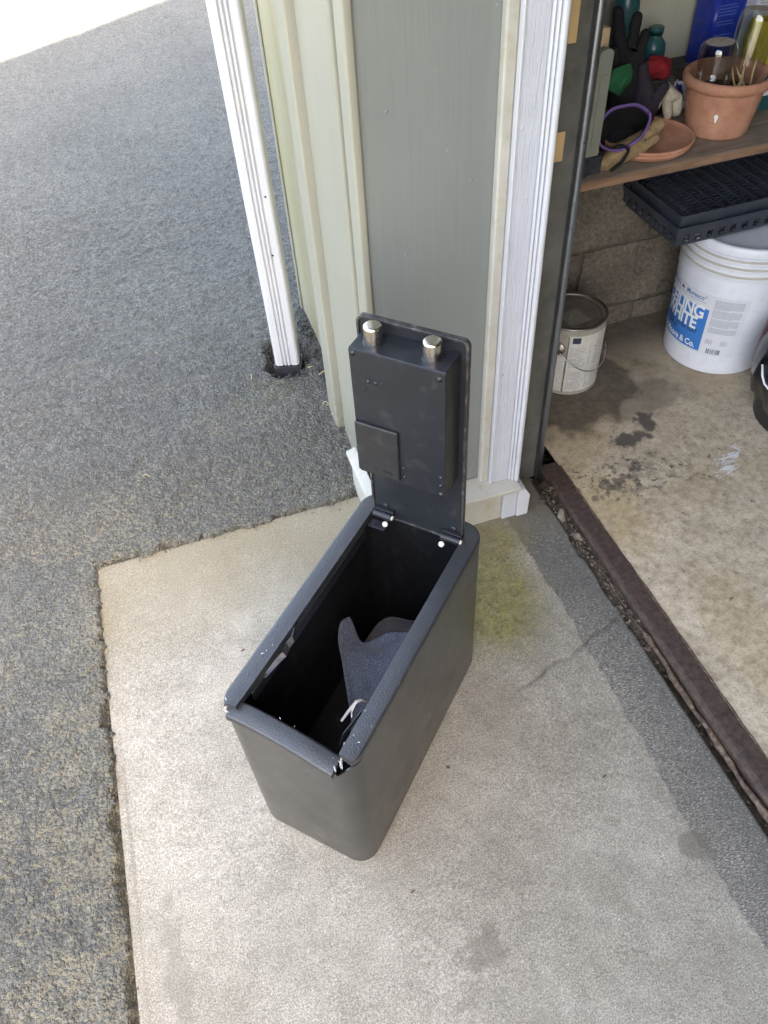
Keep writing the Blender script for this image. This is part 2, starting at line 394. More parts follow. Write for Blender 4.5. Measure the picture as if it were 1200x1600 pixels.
def metal(name, c, rough=.3):
    t = NT(name); return t.done(c, t.ramp(t.noise(60, 4, .6), [(.3, rough * .8), (.7, rough * 1.3)]), None, metal=1.0)
def cloth(name, c, sc=300, var=.25):
    t = NT(name); f = t.noise(sc, 4, .7); g = t.noise(18, 5, .6)
    col = t.mix(1.0, t.ramp(f, [(.3, tuple(x * (1 - var) for x in c)), (.7, tuple(x * (1 + var) for x in c))]), t.ramp(g, [(.3, .75), (.7, 1.15)]), 'MULTIPLY')
    return t.done(col, .85, t.bump(t.math('ADD', g, t.math('MULTIPLY', f, .4)), .6, .004), spec=.2)

M = {}
M['asphalt'] = mat_asphalt(); M['pad'] = mat_pad(); M['floor'] = mat_floor(); M['rust'] = mat_rust(); M['rust_edge'] = mat_rust_edge()
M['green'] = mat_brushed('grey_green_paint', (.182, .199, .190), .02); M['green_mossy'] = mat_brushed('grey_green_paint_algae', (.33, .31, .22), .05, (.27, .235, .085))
M['green_warm_lit'] = mat_brushed('grey_green_paint_warm_lit', (.258, .254, .208), .025)  # same grey green paint, with the warm bounce light put into its colour
M['white_wood'] = mat_woodgrain('white_painted_grain', (.47, .49, .545), (.435, .455, .515), .42); M['white'] = paint('white_trim_paint', (.49, .505, .545), .45, .4, .05, 9, 60, .15, .001, dirt=(.5, .48, .40), dirt_amt=.4)  # cool skylight tint put into both white paint colours
M['white_old'] = paint('aged_white_paint', (.40, .39, .35), .6, .35, .08, 14, 90, .3, .002, dirt=(.32, .28, .17), dirt_amt=.75)
M['spout'] = paint('white_aluminium', (.43, .44, .465), .32, .5, .04, 7, 0, dirt=(.55, .52, .40), dirt_amt=.35)
M['spout_adapter'] = mat_plastic('black_rubber', (.028, .03, .035), .5)
M['steel_dark'] = paint('dark_dirty_steel', (.075, .074, .068), .5, .5, .35, 14, 120, .3, .001, dirt=(.16, .14, .11), dirt_amt=.35)
M['steel_rail'] = metal('worn_rail_steel', (.30, .33, .38), .33)
M['tan'] = paint('tan_cardboard', (.42, .29, .15), .8, .2, .08, 20)
M['block'] = mat_block(); M['mortar'] = paint('mortar', (.10, .085, .068), .95, .15, .3, 30, 120, .8, .004)
M['cream'] = paint('cream_wallboard', (.44, .43, .34), .6, .3, .07, 4, 40, .1, .001, dirt=(.3, .28, .2), dirt_amt=.3)
M['darkwood'] = mat_wood('dark_sill_wood', (.06, .05, .042), (.13, .11, .09))
M['shelf'] = mat_wood('weathered_shelf_wood', (.17, .135, .105), (.32, .265, .215)); M['shelf_edge'] = mat_wood('shelf_edge_wood', (.17, .095, .060), (.31, .19, .125))
M['safe'] = mat_powder('black_powder_coat', (.015, .0145, .014), .30, .05, 420, .65, .35); M['safe_tex'] = mat_powder('textured_black_coat', (.026, .028, .032), .31, .8, 420, .85)
M['safe_in'] = mat_powder('black_interior', (.006, .0065, .008), .6, .05, 300, .3); M['lid'] = mat_powder('black_lid_coat', (.013, .015, .019), .36, .06, 300, .45)
M['plastic_black'] = mat_plastic('black_plastic', (.014, .015, .017), .42, amt=.06); M['steel'] = metal('brushed_nickel', (.62, .58, .52), .22); M['screw'] = metal('dark_screw', (.05, .05, .055), .45)
M['white_cap'] = paint('white_screw_head', (.50, .49, .46), .35, .5, .06, 60)
M['chip'] = paint('bare_chipped_metal', (.42, .42, .42), .5, .5, .2, 200); M['torn'] = metal('torn_sheet_metal', (.13, .135, .15), .42)
M['felt'] = mat_felt(); M['terra'] = mat_terra(); M['glass'] = mat_glass(); M['jar_base'] = paint('dusty_jar_base', (.40, .36, .33), .75, .3, .2, 60)
M['bucket'] = mat_plastic('white_plastic', (.72, .74, .80), .38, .03, .5, (.45, .42, .36), .28); M['bucket_dirt'] = mat_plastic('dirty_white_plastic', (.47, .44, .38), .6)
M['blue_label'] = paint('blue_label', (.035, .20, .56), .4, .4, .08, 20); M['paper'] = paint('label_paper', (.66, .67, .71), .6, .3, .03, 20)
M['ink'] = paint('dark_ink', (.03, .04, .06), .6, .3, .05, 20); M['ink_grey'] = paint('grey_ink', (.28, .30, .34), .6, .3, .05, 20); M['ink_white'] = paint('white_ink', (.80, .82, .84), .5, .3, .03, 20)
M['ink_blue'] = paint('blue_ink', (.05, .16, .40), .5, .3, .05, 20); M['ink_red'] = paint('red_ink', (.55, .03, .10), .5, .3, .05, 20)
M['can'] = paint('can_grey_steel', (.33, .31, .27), .45, .5, .15, 30, dirt=(.15, .12, .09), dirt_amt=.5); M['can_label'] = paint('can_label_paper', (.55, .54, .50), .6, .3, .06, 30, dirt=(.3, .26, .2), dirt_amt=.45)
M['can_lid'] = paint('can_lid_brown', (.12, .10, .082), .4, .5, .3, 40); M['can_rim'] = metal('can_rim', (.36, .34, .31), .4)
M['wire'] = metal('wire', (.5, .5, .5), .3); M['tray'] = mat_plastic('tray_plastic', (.036, .042, .058), .34, .2, .5, (.14, .14, .15), .35)
M['gl_black'] = cloth('black_glove_knit', (.014, .014, .016)); M['gl_tan'] = cloth('tan_leather', (.27, .19, .105), 120); M['gl_cream'] = cloth('cream_glove', (.40, .36, .29), 200)
M['gl_olive'] = cloth('olive_leather', (.15, .125, .085), 120); M['gl_purple'] = cloth('purple_knit', (.15, .09, .26), 350); M['gl_green'] = cloth('green_knit', (.014, .105, .048), 350); M['gl_red'] = cloth('red_cloth', (.27, .02, .028), 300); M['gl_dark'] = cloth('charcoal_purple_glove', (.030, .024, .034))
M['teal'] = mat_plastic('teal_plastic', (.012, .085, .10), .3); M['bluebox'] = mat_plastic('blue_plastic', (.008, .035, .34), .35); M['yellow'] = mat_plastic('yellow_paper', (.52, .40, .03), .6)
M['greyslat'] = mat_plastic('grey_green_plastic', (.21, .215, .185), .5); M['navy'] = mat_plastic('navy_rubber', (.02, .024, .035), .5); M['lightwood'] = mat_wood('pale_wood', (.40, .29, .18), (.55, .42, .28), 'z')
M['twig'] = paint('dry_twig', (.36, .25, .13), .8, .2, .3, 60); M['straw'] = paint('dry_straw', (.48, .42, .24), .8, .2, .2, 60); M['leaf'] = paint('dead_leaf', (.09, .06, .04), .8, .2, .4, 60)
M['gapsoil'] = paint('gap_soil', (.085, .070, .055), .95, .1, .45, 60, 160, .9, .005); M['pebble'] = paint('pebbles', (.15, .125, .10), .9, .2, .45, 40, 200, .5, .002); M['tar'] = paint('tar_crumbs', (.03, .031, .032), .7, .4, .3, 60, 200, .6, .002)
M['shade_roof'] = paint('roof_shingle', (.09, .085, .08), .9, .2, .2, 8); M['grass'] = paint('lawn_green', (.07, .11, .03), .9, .1, .4, 3, 30, .8, .05)
M['bag'] = mat_plastic('black_bag_film', (.010, .010, .012), .25, .2, .6); M['crumple'] = mat_plastic('crumpled_white_blue', (.55, .57, .62), .35); M['foil'] = mat_plastic('navy_wrap', (.03, .03, .16), .4)

# ------------------------------------------------------------------ the ground
lawn = struct(MB().add([(-400, -400, -.16), (400, -400, -.16), (400, 400, -.16), (-400, 400, -.16)], [(0, 1, 2, 3)]).build('lawn', M['grass']))

PAD_U0, PAD_U1, PAD_V1 = -.372, .716, 1.302
def pad_sd(u, v):           # signed distance outside the apron slab (wobbling edge)
    e = .010 + (fbm(u, v, 9, 5, 3) - .5) * .034 + (fbm(u, v, 28, 3, 18) - .5) * .026 + (fbm(u, v, 80, 2, 8) - .5) * .026
    wid = .005 * ss(v, 1.0, .6)                                     # asphalt stops short of the slab lower down
    return np.maximum(PAD_U0 - u - wid, v - PAD_V1) + e * np.where(v > 1.2, 1.0, .72)
def asphalt_z(u, v):
    ramp = .062 * ss(v, 1.30, 1.62) + .032 * ss(v, 1.55, 2.0) + .02 * np.clip((v - 2) / 4, 0, 1)
    z = .0085 + ramp
    z = z + (fbm(u, v, 2.2, 3, 21) - .5) * .03 * ss(v, 1.35, 1.8) + (fbm(u, v, 9, 3, 5) - .5) * .008
    near = np.exp(-np.maximum(0, -v) * .3)
    z = z + (fbm(u, v, 70, 2, 40) - .5) * .0080 + (vnoise(u * 150, v * 150, 9) - .5) * .0040
    sd = pad_sd(u, v)
    lip = ss(sd, -.001, .008)
    z = z * lip - .02 * (1 - lip) - .003 * ss(v, .85, .55) * lip * np.exp(-np.maximum(sd, 0) * 14)
    hole = np.sqrt(((u - .235) / .062) ** 2 + ((v - 1.80) / .075) ** 2) + (fbm(u, v, 40, 3, 61) - .5) * .7
    z = z - .05 * (1 - ss(hole, .75, 1.1))
    inside = (u > .345) & (v < 1.99)
    return np.where(inside, -.12, z)
def asphalt_mask(u, v, z):
    sd = pad_sd(u, v)
    left = ss(v, 1.45, .9)
    dust = .26 * np.exp(-np.maximum(sd, 0) / .05) + left * (.02 + .20 * ss(fbm(u, v, 5, 5, 71), .45, .72)) + .26 * ss(v, 1.75, 1.35) + .12 * ss(v, 2.6, 1.8) + .06 * ss(fbm(u, v, 1.6, 4, 88), .45, .7)
    dust = dust + .20 * blob(u, v, -.44, .62, .07, .14, 5, 1.2, 20) + .16 * blob(u, v, -.45, .84, .06, .1, 15, 1.2, 20) + .12 * blob(u, v, -.30, 1.40, .2, .06, 2, 1.2, 20) + .18 * blob(u, v, .1, 1.62, .2, .06, 9)
    crack = np.exp(-(np.abs(v - (2.02 + .18 * u + (fbm(u, v, 6, 4, 33) - .5) * .12)) / .008) ** 2) * ss(u, -.62, -.35) * ss(u, .1, -.1)
    moss = .35 * blob(u, v, .17, 1.70, .09, .05, 8, 1.1, 25) + .35 * crack * ss(fbm(u, v, 15, 3, 4), .45, .6) + .25 * np.exp(-np.maximum(sd, 0) / .03) * ss(fbm(u, v, 12, 3, 14), .4, .7)
    hole = np.sqrt(((u - .235) / .075) ** 2 + ((v - 1.80) / .09) ** 2) + (fbm(u, v, 40, 3, 61) - .5) * .8
    dk = (1 - ss(hole, .62, 1.0)) * .7 + .5 * crack * ss(fbm(u, v, 15, 3, 4), .6, .45) + .5 * np.exp(-(np.abs(u - .33) / .02) ** 2) * (v > 1.35) * (v < 2.03)
    return np.clip(dust, 0, 1), np.clip(moss, 0, 1), np.clip(dk, 0, 1)
us = np.concatenate([np.linspace(-9, -1.3, 22)[:-1], np.arange(-1.3, .42, .006), np.linspace(.42, 8, 22)[1:]])
vs = np.concatenate([np.linspace(-14, -.2, 26)[:-1], np.arange(-.2, 2.9, .006), 2.9 + np.cumsum(.009 * 1.035 ** np.arange(115))])
drive = struct(link('driveway', grid_mesh('driveway', us, vs, asphalt_z, {'mask': asphalt_mask}), M['asphalt']))

def pad_z(u, v):
    z = (fbm(u, v, 3, 3, 2) - .5) * .004 + (fbm(u, v, 40, 3, 12) - .5) * .0016
    cr = crack_d(u, v); z = z - .0035 * np.exp(-(cr / .0022) ** 2) * ss(u, .36, .5)
    e = np.minimum(u - PAD_U0, np.minimum(PAD_U1 - u + (fbm(u, v, 30, 4, 77) - .5) * .02 * ss(v, .55, .9), PAD_V1 - v))
    return z - .006 * (1 - ss(e, 0, .008)) - np.where(e < .0012, .06, 0)
def crack_d(u, v):
    return np.abs(v - (.697 + (u - .529) * .32 + (fbm(u, v, 14, 4, 31) - .5) * .022)) / 1.05
def pad_mask(u, v, z):
    band = ss(u + (fbm(u, v, 45, 4, 41) - .5) * .022 + (fbm(u, v, 4, 2, 42) - .5) * .016, .590, .612)
    moss = (1.7 * np.exp(-(((u - .455) / .11) ** 2 + ((v - .92) / .15) ** 2)) + .7 * np.exp(-(((u - .55) / .09) ** 2 + ((v - 1.05) / .06) ** 2)))
    stain = 1.0 * blob(u, v, .585, .283, .030, .032, 3, .6, 34) + .85 * blob(u, v, .175, .266, .032, .034, 13, .9, 45) + .35 * blob(u, v, .2, .18, .06, .06, 83, 1.0, 30) + .3 * blob(u, v, -.02, .16, .09, .06, 84, 1.1, 24) + .25 * blob(u, v, .42, .30, .05, .05, 85, 1.2, 30) + .6 * blob(u, v, -.30, .41, .02, .09, 23, .9, 40)
    stain = stain + .35 * blob(u, v, .36, .66, .1, .05, 43, .9, 20) + .3 * blob(u, v, .52, .82, .03, .04, 9, .8, 40)
    stain = stain + .55 * ss(v, .98, 1.1) * ss(u, .53, .62)
    brown = .75 * ss(v + (fbm(u, v, 5, 4, 51) - .5) * .3, 1.0, 1.26) * ss(u, .45, .2) + .6 * np.exp(-np.maximum(u - PAD_U0, 0) / .02) + .25 * ss(fbm(u, v, 4, 4, 55), .5, .75) * ss(v, .55, .95)
    brown = brown + .35 * ss(v, .95, 1.1)
    lineA = np.exp(-(np.abs(u - (-.352 + (fbm(u, v, 7, 2, 3) - .5) * .006)) / .0016) ** 2) * ss(v, .95, .75)
    crack = np.exp(-(crack_d(u, v) / .0032) ** 2) * ss(u, .36, .50) * ss(fbm(u, v, 25, 3, 91), .3, .5) * .8 + .5 * lineA
    worn = ss(v, .98, .72) * (.45 + .55 * ss(u, .70, .61))
    return (band, moss, np.clip(stain, 0, 1)), (np.clip(brown, 0, 1), np.clip(crack, 0, 1), worn)
us = np.concatenate([[PAD_U0 - .0005], np.arange(PAD_U0 + .001, PAD_U1, .005), [PAD_U1 + .0005]])
vs = np.concatenate([np.linspace(-1.7, -.1, 10)[:-1], np.arange(-.1, PAD_V1, .005), [PAD_V1 + .0005]])
pad = struct(link('apron_slab', grid_mesh('apron_slab', us, vs, pad_z, {'mask': lambda u, v, z: pad_mask(u, v, z)[0], 'mask2': lambda u, v, z: pad_mask(u, v, z)[1]}), M['pad']))

def floor_mask(u, v, z):
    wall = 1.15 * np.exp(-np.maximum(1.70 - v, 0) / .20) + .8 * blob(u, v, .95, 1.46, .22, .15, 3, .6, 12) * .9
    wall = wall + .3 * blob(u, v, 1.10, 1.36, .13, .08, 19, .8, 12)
    rust = .55 * ss(fbm(u, v, 6, 5, 8), .5, .72) + .5 * blob(u, v, .86, 1.02, .07, .14, 2, .7, 12) + .5 * blob(u, v, .93, .55, .1, .3, 22, .8, 6)
    white = .40 * blob(u, v, 1.13, 1.12, .12, .10, 5, .6, 12) + .36 * blob(u, v, 1.22, .98, .16, .12, 6, .8, 9)
    dark = blob(u, v, 1.080, 1.270, .030, .034, 30, .75, 55) + blob(u, v, 1.012, 1.228, .050, .027, 31, .9, 55) + .4 * blob(u, v, .985, 1.10, .10, .055, 32, 1.2, 45) * (fbm(u, v, 50, 3, 5) > .55)
    dark = dark + .75 * blob(u, v, .92, 1.10, .10, .05, 34, 1.4, 60) * (fbm(u, v, 45, 3, 6) > .58)
    return (np.clip(wall, 0, 1), np.clip(rust, 0, 1), np.clip(white, 0, 1)), (np.clip(dark, 0, 1), dark * 0, np.clip(.9 * np.exp(-(((u - .95) / .16) ** 2 + ((v - 1.13) / .10) ** 2)) + .25 * np.exp(-(((u - 1.1) / .3) ** 2 + ((v - .9) / .25) ** 2)), 0, 1))
us = np.concatenate([np.arange(.7905, 1.6, .0045), np.linspace(1.6, 6.5, 14)])
vs = np.concatenate([np.linspace(-9, .1, 20)[:-1], np.arange(.1, .8, .008), np.arange(.8, 1.70, .0045), [1.71]])
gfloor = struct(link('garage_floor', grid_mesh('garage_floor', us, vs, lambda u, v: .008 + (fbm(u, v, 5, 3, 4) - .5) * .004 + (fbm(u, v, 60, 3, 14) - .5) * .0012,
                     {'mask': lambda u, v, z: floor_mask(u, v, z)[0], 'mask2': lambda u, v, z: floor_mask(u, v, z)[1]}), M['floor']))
# the soil under the gap between apron and steel strip
gap = struct(MB().box(.60, .792, -1.7, 1.70, -.075, -.05).build('gap_soil', M['gapsoil']))

struct(MB().surf(lambda a, b: (.70 + .046 * a, .62 + .56 * b, -.012 + .006 * math.sin(40 * b) * math.sin(9 * a) - .03 * (1 - min(1, b * 6))), 6, 60).build('gap_silt', M['gapsoil'], smooth=True))
# steel threshold: flat leg, rolled nose, rust lip against the floor
th = thing('steel_threshold', 'rusty brown steel threshold strip set between apron and garage floor', 'threshold')
def strip_fn(s, t_):
    v = -1.6 + 2.815 * t_; prof = [(.7905, -.02), (.7905, .010), (.7880, .0125), (.752, .0122), (.7465, .0105), (.743, .004), (.743, -.03)]
    i = s * 6; k = min(int(i), 5); f = i - k
    return (prof[k][0] * (1 - f) + prof[k + 1][0] * f + .0012 * math.sin(v * 9), v, prof[k][1] * (1 - f) + prof[k + 1][1] * f + .0008 * math.sin(v * 23))
MB().surf(strip_fn, 6, 160).build('top_plate', M['rust'], th)
pth = []; rad = []
for k in range(130):
    v = -1.6 + 2.5 * k / 129
    pth.append((.7340 + .0018 * math.sin(v * 31) + .0012 * math.sin(v * 83), v, -.007 - .0025 * math.sin(v * 17))); rad.append(.0058 + .0012 * math.sin(v * 47) + .0008 * math.sin(v * 131) - (.004 if k > 118 else 0))
sharp_smooth(MB().tube(pth, rad, 10).build('rolled_nose', M['rust_edge'], th), 60)
pth = [(.7915 + .0008 * math.sin(k * 1.7), -1.6 + 2.8 * k / 140, .0095) for k in range(141)]
MB().tube(pth, [.0022 + .0011 * random.random() for _ in pth], 6).build('rust_lip', M['rust_edge'], th, smooth=True)

# rubble and grit wedged in the gap
def rocks(pts, rmin, rmax):
    mb = MB()
    for x, y, z in pts:
        r = random.uniform(rmin, rmax); vs_ = []
        bmx = [(1, 0, 0), (-1, 0, 0), (0, 1, 0), (0, -1, 0), (0, 0, 1), (0, 0, -1), (.6, .6, .5), (-.6, .55, .5), (.6, -.6, .45), (-.55, -.6, .5)]
        bm = bmesh.new()
        ax = Vector((random.uniform(.6, 1.3), random.uniform(.6, 1.3), random.uniform(.4, .9)))
        q = Quaternion((random.random(), random.random(), random.random(), random.random())).normalized()
        for p in bmx: bm.verts.new(Vector((x, y, z)) + q @ Vector((p[0] * ax.x * r * random.uniform(.8, 1.2), p[1] * ax.y * r * random.uniform(.8, 1.2), p[2] * ax.z * r)))
        bmesh.ops.convex_hull(bm, input=bm.verts)
        bm.verts.index_update()
        mb.add([v.co[:] for v in bm.verts], [[v.index for v in f.verts] for f in bm.faces]); bm.free()
    return mb
pts = [(random.uniform(.700, .742), random.uniform(.66, 1.15), random.uniform(-.016, -.003)) for _ in range(420)]
pts += [(random.uniform(.715, .735), random.uniform(-.1, .8), random.uniform(-.045, -.02)) for _ in range(160)]
stuff(rocks(pts, .0014, .0050).build('gap_rubble', M['pebble']), 'small stones and grit wedged beside the rusty steel strip', 'rubble')
for k, (x, y, r, lb) in enumerate(((.722, 1.055, .022, 'largest broken concrete chunk at the top end of the steel strip'), (.700, 1.115, .016, 'grey concrete chunk under the foot of the door track'), (.726, .985, .014, 'flat concrete chip wedged beside the steel strip'))):
    o = rocks([(x, y, .0)], r, r).build('concrete_chunk', M['mortar'] if k == 1 else M['pebble'], bev=.0015); tag(o, lb, 'rubble')
# tar crumbs round the downspout foot
pts = []
for _ in range(110):
    a = random.uniform(0, 6.28); rr = random.uniform(.75, 1.25)
    x, y = .235 + .055 * rr * math.cos(a), 1.79 + .065 * rr * math.sin(a)
    pts.append((x, y, float(asphalt_z(np.array([x]), np.array([y]))[0]) + .003))
for _ in range(45):
    x, y = random.uniform(.30, .325), random.uniform(1.66, 1.95); pts.append((x, y, float(asphalt_z(np.array([x]), np.array([y]))[0]) + .003))
stuff(rocks(pts, .002, .007).build('asphalt_crumbs', M['tar']), 'black tar crumbs round the foot of the white downspout', 'rubble')
pts = []
for _ in range(240):
    if random.random() < .5: x, y = random.uniform(-.37, .30), PAD_V1 + random.gauss(.0, .016)
    else: x, y = PAD_U0 + random.gauss(-.010, .010), random.uniform(.2, 1.3)
    z = max(float(asphalt_z(np.array([x]), np.array([y]))[0]), 0 if x > PAD_U0 and y < PAD_V1 else -.02)
    pts.append((x, y, z + .001))
stuff(rocks(pts, .0012, .0036).build('edge_grit', M['pebble']), 'loose dark grit along the ragged asphalt edge', 'grit')
# straw, twigs and leaf scraps
mb = MB()
def blade(mb, x, y, z, l, a, r=.0009, lift=.01):
    p = [(x + l * t_ * math.cos(a + .6 * t_), y + l * t_ * math.sin(a + .6 * t_), z + .002 + lift * math.sin(3.1 * t_)) for t_ in (0, .25, .5, .75, 1)]
    mb.tube(p, [r, r * 1.2, r, r * .8, r * .3], 5)
for x, y, l, a in ((.27, 1.745, .035, -.6), (.30, 1.70, .03, -.4), (.30, 1.95, .03, 2.6), (.31, 2.1, .03, 2.9), (.30, 1.56, .03, 1.7), (.29, 1.545, .04, .5), (.295, 1.58, .02, 2.2), (.30, 1.60, .03, -1.2), (.12, 1.75, .02, 1), (-.2, 1.5, .02, 2.4)):
    blade(mb, x, y, float(asphalt_z(np.array([x]), np.array([y]))[0]), l, a)
stuff(mb.build('straw', M['straw'], smooth=True), 'pale dry grass blades at the foot of the wall and downspout', 'straw')
mb = MB()
for _ in range(34):
    x, y = .70 + abs(random.gauss(0, .05)), random.uniform(1.10, 1.42); a = random.uniform(0, 6.3); l = random.uniform(.005, .016); wd = l * .35
    z = .012; c, s_ = math.cos(a), math.sin(a)
    mb.add([(x - l * c, y - l * s_, z), (x - wd * s_, y + wd * c, z + random.uniform(.002, .01)), (x + l * c, y + l * s_, z + random.uniform(0, .008)), (x + wd * s_, y - wd * c, z + .001)], [(0, 1, 2, 3)])
for x, y in ((.236, .563), (.30, .25), (.62, .52), (.43, .60), (-.08, .95), (.1, .38), (.5, .45), (-.2, .7)):
    a = random.uniform(0, 6.3); l = .006; mb.add([(x - l * math.cos(a), y - l * math.sin(a), .003), (x + .002, y + .002, .005), (x + l * math.cos(a), y + l * math.sin(a), .003), (x - .002, y - .002, .003)], [(0, 1, 2, 3)])
stuff(mb.build('leaf_litter', M['leaf']), 'dead leaf scraps below the garage door track and on the slab', 'leaves')

# ------------------------------------------------------------------ the garage
G = thing('garage', 'grey green garage with white door casing and block foundation', 'building')
ZT = 2.45
def gbox(name, mat, *b, bev=.0025): return MB().box(*b).build(name, M[mat], G, bev=bev)
PV = 1.15
gbox('wall_panel', 'green', .318, .575, PV, 1.19, .0, ZT, bev=0)
# facade boards, each its own piece (x is out of the wall, towards the drive)
gbox('corner_board', 'green_warm_lit', .3020, .3178, PV - .006, 1.192, .09, ZT, bev=.004)
gbox('siding_board', 'green', .3275, .36, 1.192, 1.30, .0, ZT)
gbox('siding_board', 'green_warm_lit', .3120, .36, 1.262, 1.4985, .02, ZT, bev=.006)
gbox('siding_board', 'green_warm_lit', .2930, .36, 1.502, 1.578, .02, ZT, bev=.006)
gbox('corner_board', 'green_mossy', .3360, .37, 1.578, 2.02, .03, ZT, bev=.010)
gbox('corner_board', 'green_warm_lit', .3300, .3355, 2.004, 2.022, .03, ZT, bev=.002)
# base trim: plinth, sloped cap, end blocks
gbox('plinth', 'white_old', .330, .585, 1.104, 1.15, -.02, .088, bev=.003)
mb = MB(); mb.extr([(1.090, .088), (1.090, .101), (1.1495, .113), (1.1495, .088)], lambda y, z: (.318, y, z), lambda y, z: (.626, y, z)); mb.build('cap_trim', M['white_old'], G, bev=.003)
gbox('plinth_block', 'white_wood', .5855, .622, 1.098, 1.15, -.02, .0875)
mb = MB(); mb.extr([(.6225, -.02), (.652, -.02), (.654, .062), (.640, .0875), (.6225, .0875)], lambda x, z: (x, 1.094, z), lambda x, z: (x, 1.16, z)); mb.build('plinth_block', M['white'], G, bev=.003)
mb = MB(); mb.extr([(1.10, -.03), (1.335, -.03), (1.335, .105), (1.10, .118)], lambda y, z: (.284, y, z), lambda y, z: (.3015, y, z)); mb.build('plinth', M['white_old'], G, bev=.004)
mb = MB(); mb.extr([(1.092, .10), (1.345, .10), (1.345, .112), (1.092, .1175)], lambda y, z: (.276, y, z + .002), lambda y, z: (.3015, y, z + .010)); mb.build('cap_trim', M['white_old'], G, bev=.003)
# door casing
gbox('stop_moulding', 'white_old', .538, .5590, 1.130, 1.1495, .110, ZT, bev=.004)
gbox('casing_edge', 'white', .5592, .5630, 1.1190, 1.1495, .108, ZT, bev=.001)
gbox('casing_board', 'white_wood', .5632, .6040, 1.1215, 1.18, .108, ZT, bev=.002)
gbox('brick_mould', 'white', .6042, .6095, 1.1165, 1.18, .107, ZT, bev=.003)
gbox('brick_mould', 'white', .6098, .6150, 1.1115, 1.18, .106, ZT, bev=.003)
gbox('brick_mould', 'white', .6153, .6265, 1.1060, 1.18, .106, ZT, bev=.004)
for x, y, z in ((.570, 1.1212, .42), (.590, 1.1212, .78), (.572, 1.1212, .90), (.42, 1.1497, .55), (.50, 1.1497, .82), (.36, 1.1497, .95), (.47, 1.1497, .30)):
    MB().lathe([(.0028, 0), (.0026, .0005), (.0012, .0009), (0, .001)], 10, (x, y, z), (0, -1, 0), caps=False).build('nail_head', M['white_wood' if x > .55 else 'green'], G, smooth=True)
for y, z in ((1.54, .35), (1.535, .72), (1.40, .55), (1.30, .88), (1.44, .22)):
    MB().lathe([(.0028, 0), (.0026, .0005), (.0012, .0009), (0, .001)], 10, ((.2929 if y > 1.5 else .3119), y, z), (-1, 0, 0), caps=False).build('nail_head', M['green_warm_lit'], G, smooth=True)
gbox('jamb_filler', 'steel_dark', .6270, .6600, 1.196, 1.204, .0, ZT)
gbox('jamb_stud', 'darkwood', .5760, .70, 1.205, 1.29, .0, ZT)
# foundation of concrete blocks
gbox('mortar_core', 'mortar', .62, 6.5, 1.709, 1.90, -.05, .565, bev=0)
bw, gapw = .39, .011
bmesh_cache = {}
def block(x0, x1, z0, z1):
    key = (round(x1 - x0, 3), round(z1 - z0, 3), random.randint(0, 3))
    if key not in bmesh_cache:
        mb = MB(); L_, H_ = x1 - x0, z1 - z0; n1, n2 = 6, 4; vs_ = []
        for j in range(n2 + 1):
            for i in range(n1 + 1):
                e = 0 if (0 < i < n1 and 0 < j < n2) else .004
                vs_.append((L_ * i / n1 + (random.uniform(-.003, .003) if 0 < i < n1 else random.uniform(-.002, .002)), e + random.uniform(-.0025, .0025), H_ * j / n2 + random.uniform(-.0025, .0025)))
        fs = [(j * (n1 + 1) + i, j * (n1 + 1) + i + 1, (j + 1) * (n1 + 1) + i + 1, (j + 1) * (n1 + 1) + i) for j in range(n2) for i in range(n1)]
        ring = [i for i in range(n1 + 1)] + [(j + 1) * (n1 + 1) - 1 for j in range(1, n2 + 1)] + [n2 * (n1 + 1) + i for i in range(n1 - 1, -1, -1)] + [j * (n1 + 1) for j in range(n2 - 1, 0, -1)]
        o = len(vs_); vs_ += [(vs_[k][0], .02, vs_[k][2]) for k in ring]
        fs += [(ring[k], ring[(k + 1) % len(ring)], o + (k + 1) % len(ring), o + k) for k in range(len(ring))]
        mb.add(vs_, fs); me = mb.mesh('concrete_block'); bm = bmesh.new(); bm.from_mesh(me); bmesh.ops.recalc_face_normals(bm, faces=bm.faces); bm.to_mesh(me); bm.free(); me.materials.append(M['block']); bmesh_cache[key] = me
    o = bpy.data.objects.new('concrete_block', bmesh_cache[key]); COL.objects.link(o); o.parent = G; o.location = (x0, 1.6995, z0)
for j, (z0, z1) in enumerate(((-.10, .066), (.077, .266), (.277, .466), (.477, .563))):
    x = .686 - (.2 if j % 2 == 0 else 0)
    while x < 2.6:
        block(max(x, .62), x + bw, z0, z1); x += bw + gapw
# framing above the blocks: sill plate and wall board, then the rest of the shell
gbox('sill_plate', 'darkwood', .75, 6.5, 1.86, 1.935, .566, .645, bev=.002)
gbox('wall_board', 'cream', .72, 6.5, 1.932, 1.96, .646, ZT, bev=0)
gbox('side_wall', 'green', .37, 6.6, 1.962, 2.0, -.1, ZT, bev=0)
gbox('facade_wall', 'green', .318, .40, -9.0, -1.70, -.1, ZT, bev=0)
gbox('reveal_wall', 'green', .402, .70, -1.78, -1.70, -.1, ZT, bev=0)
gbox('door_header', 'green', .318, .70, -1.699, 1.149, 2.15, ZT, bev=0)
gbox('eave_light_stop', 'green', .318, .36, -9.0, 2.0, ZT + .032, 2.655, bev=0)  # unseen strip, added to close the light gap under the eave
gbox('rear_wall', 'cream', 6.5, 6.6, -9.0, 1.96, -.1, ZT, bev=0)
gbox('end_wall', 'cream', .401, 6.5, -9.0, -8.9, -.1, ZT, bev=0)
gbox('ceiling', 'cream', .30, 6.6, -9.0, 2.0, ZT + .002, ZT + .03, bev=0)
E0, PIT = 0.0, .60
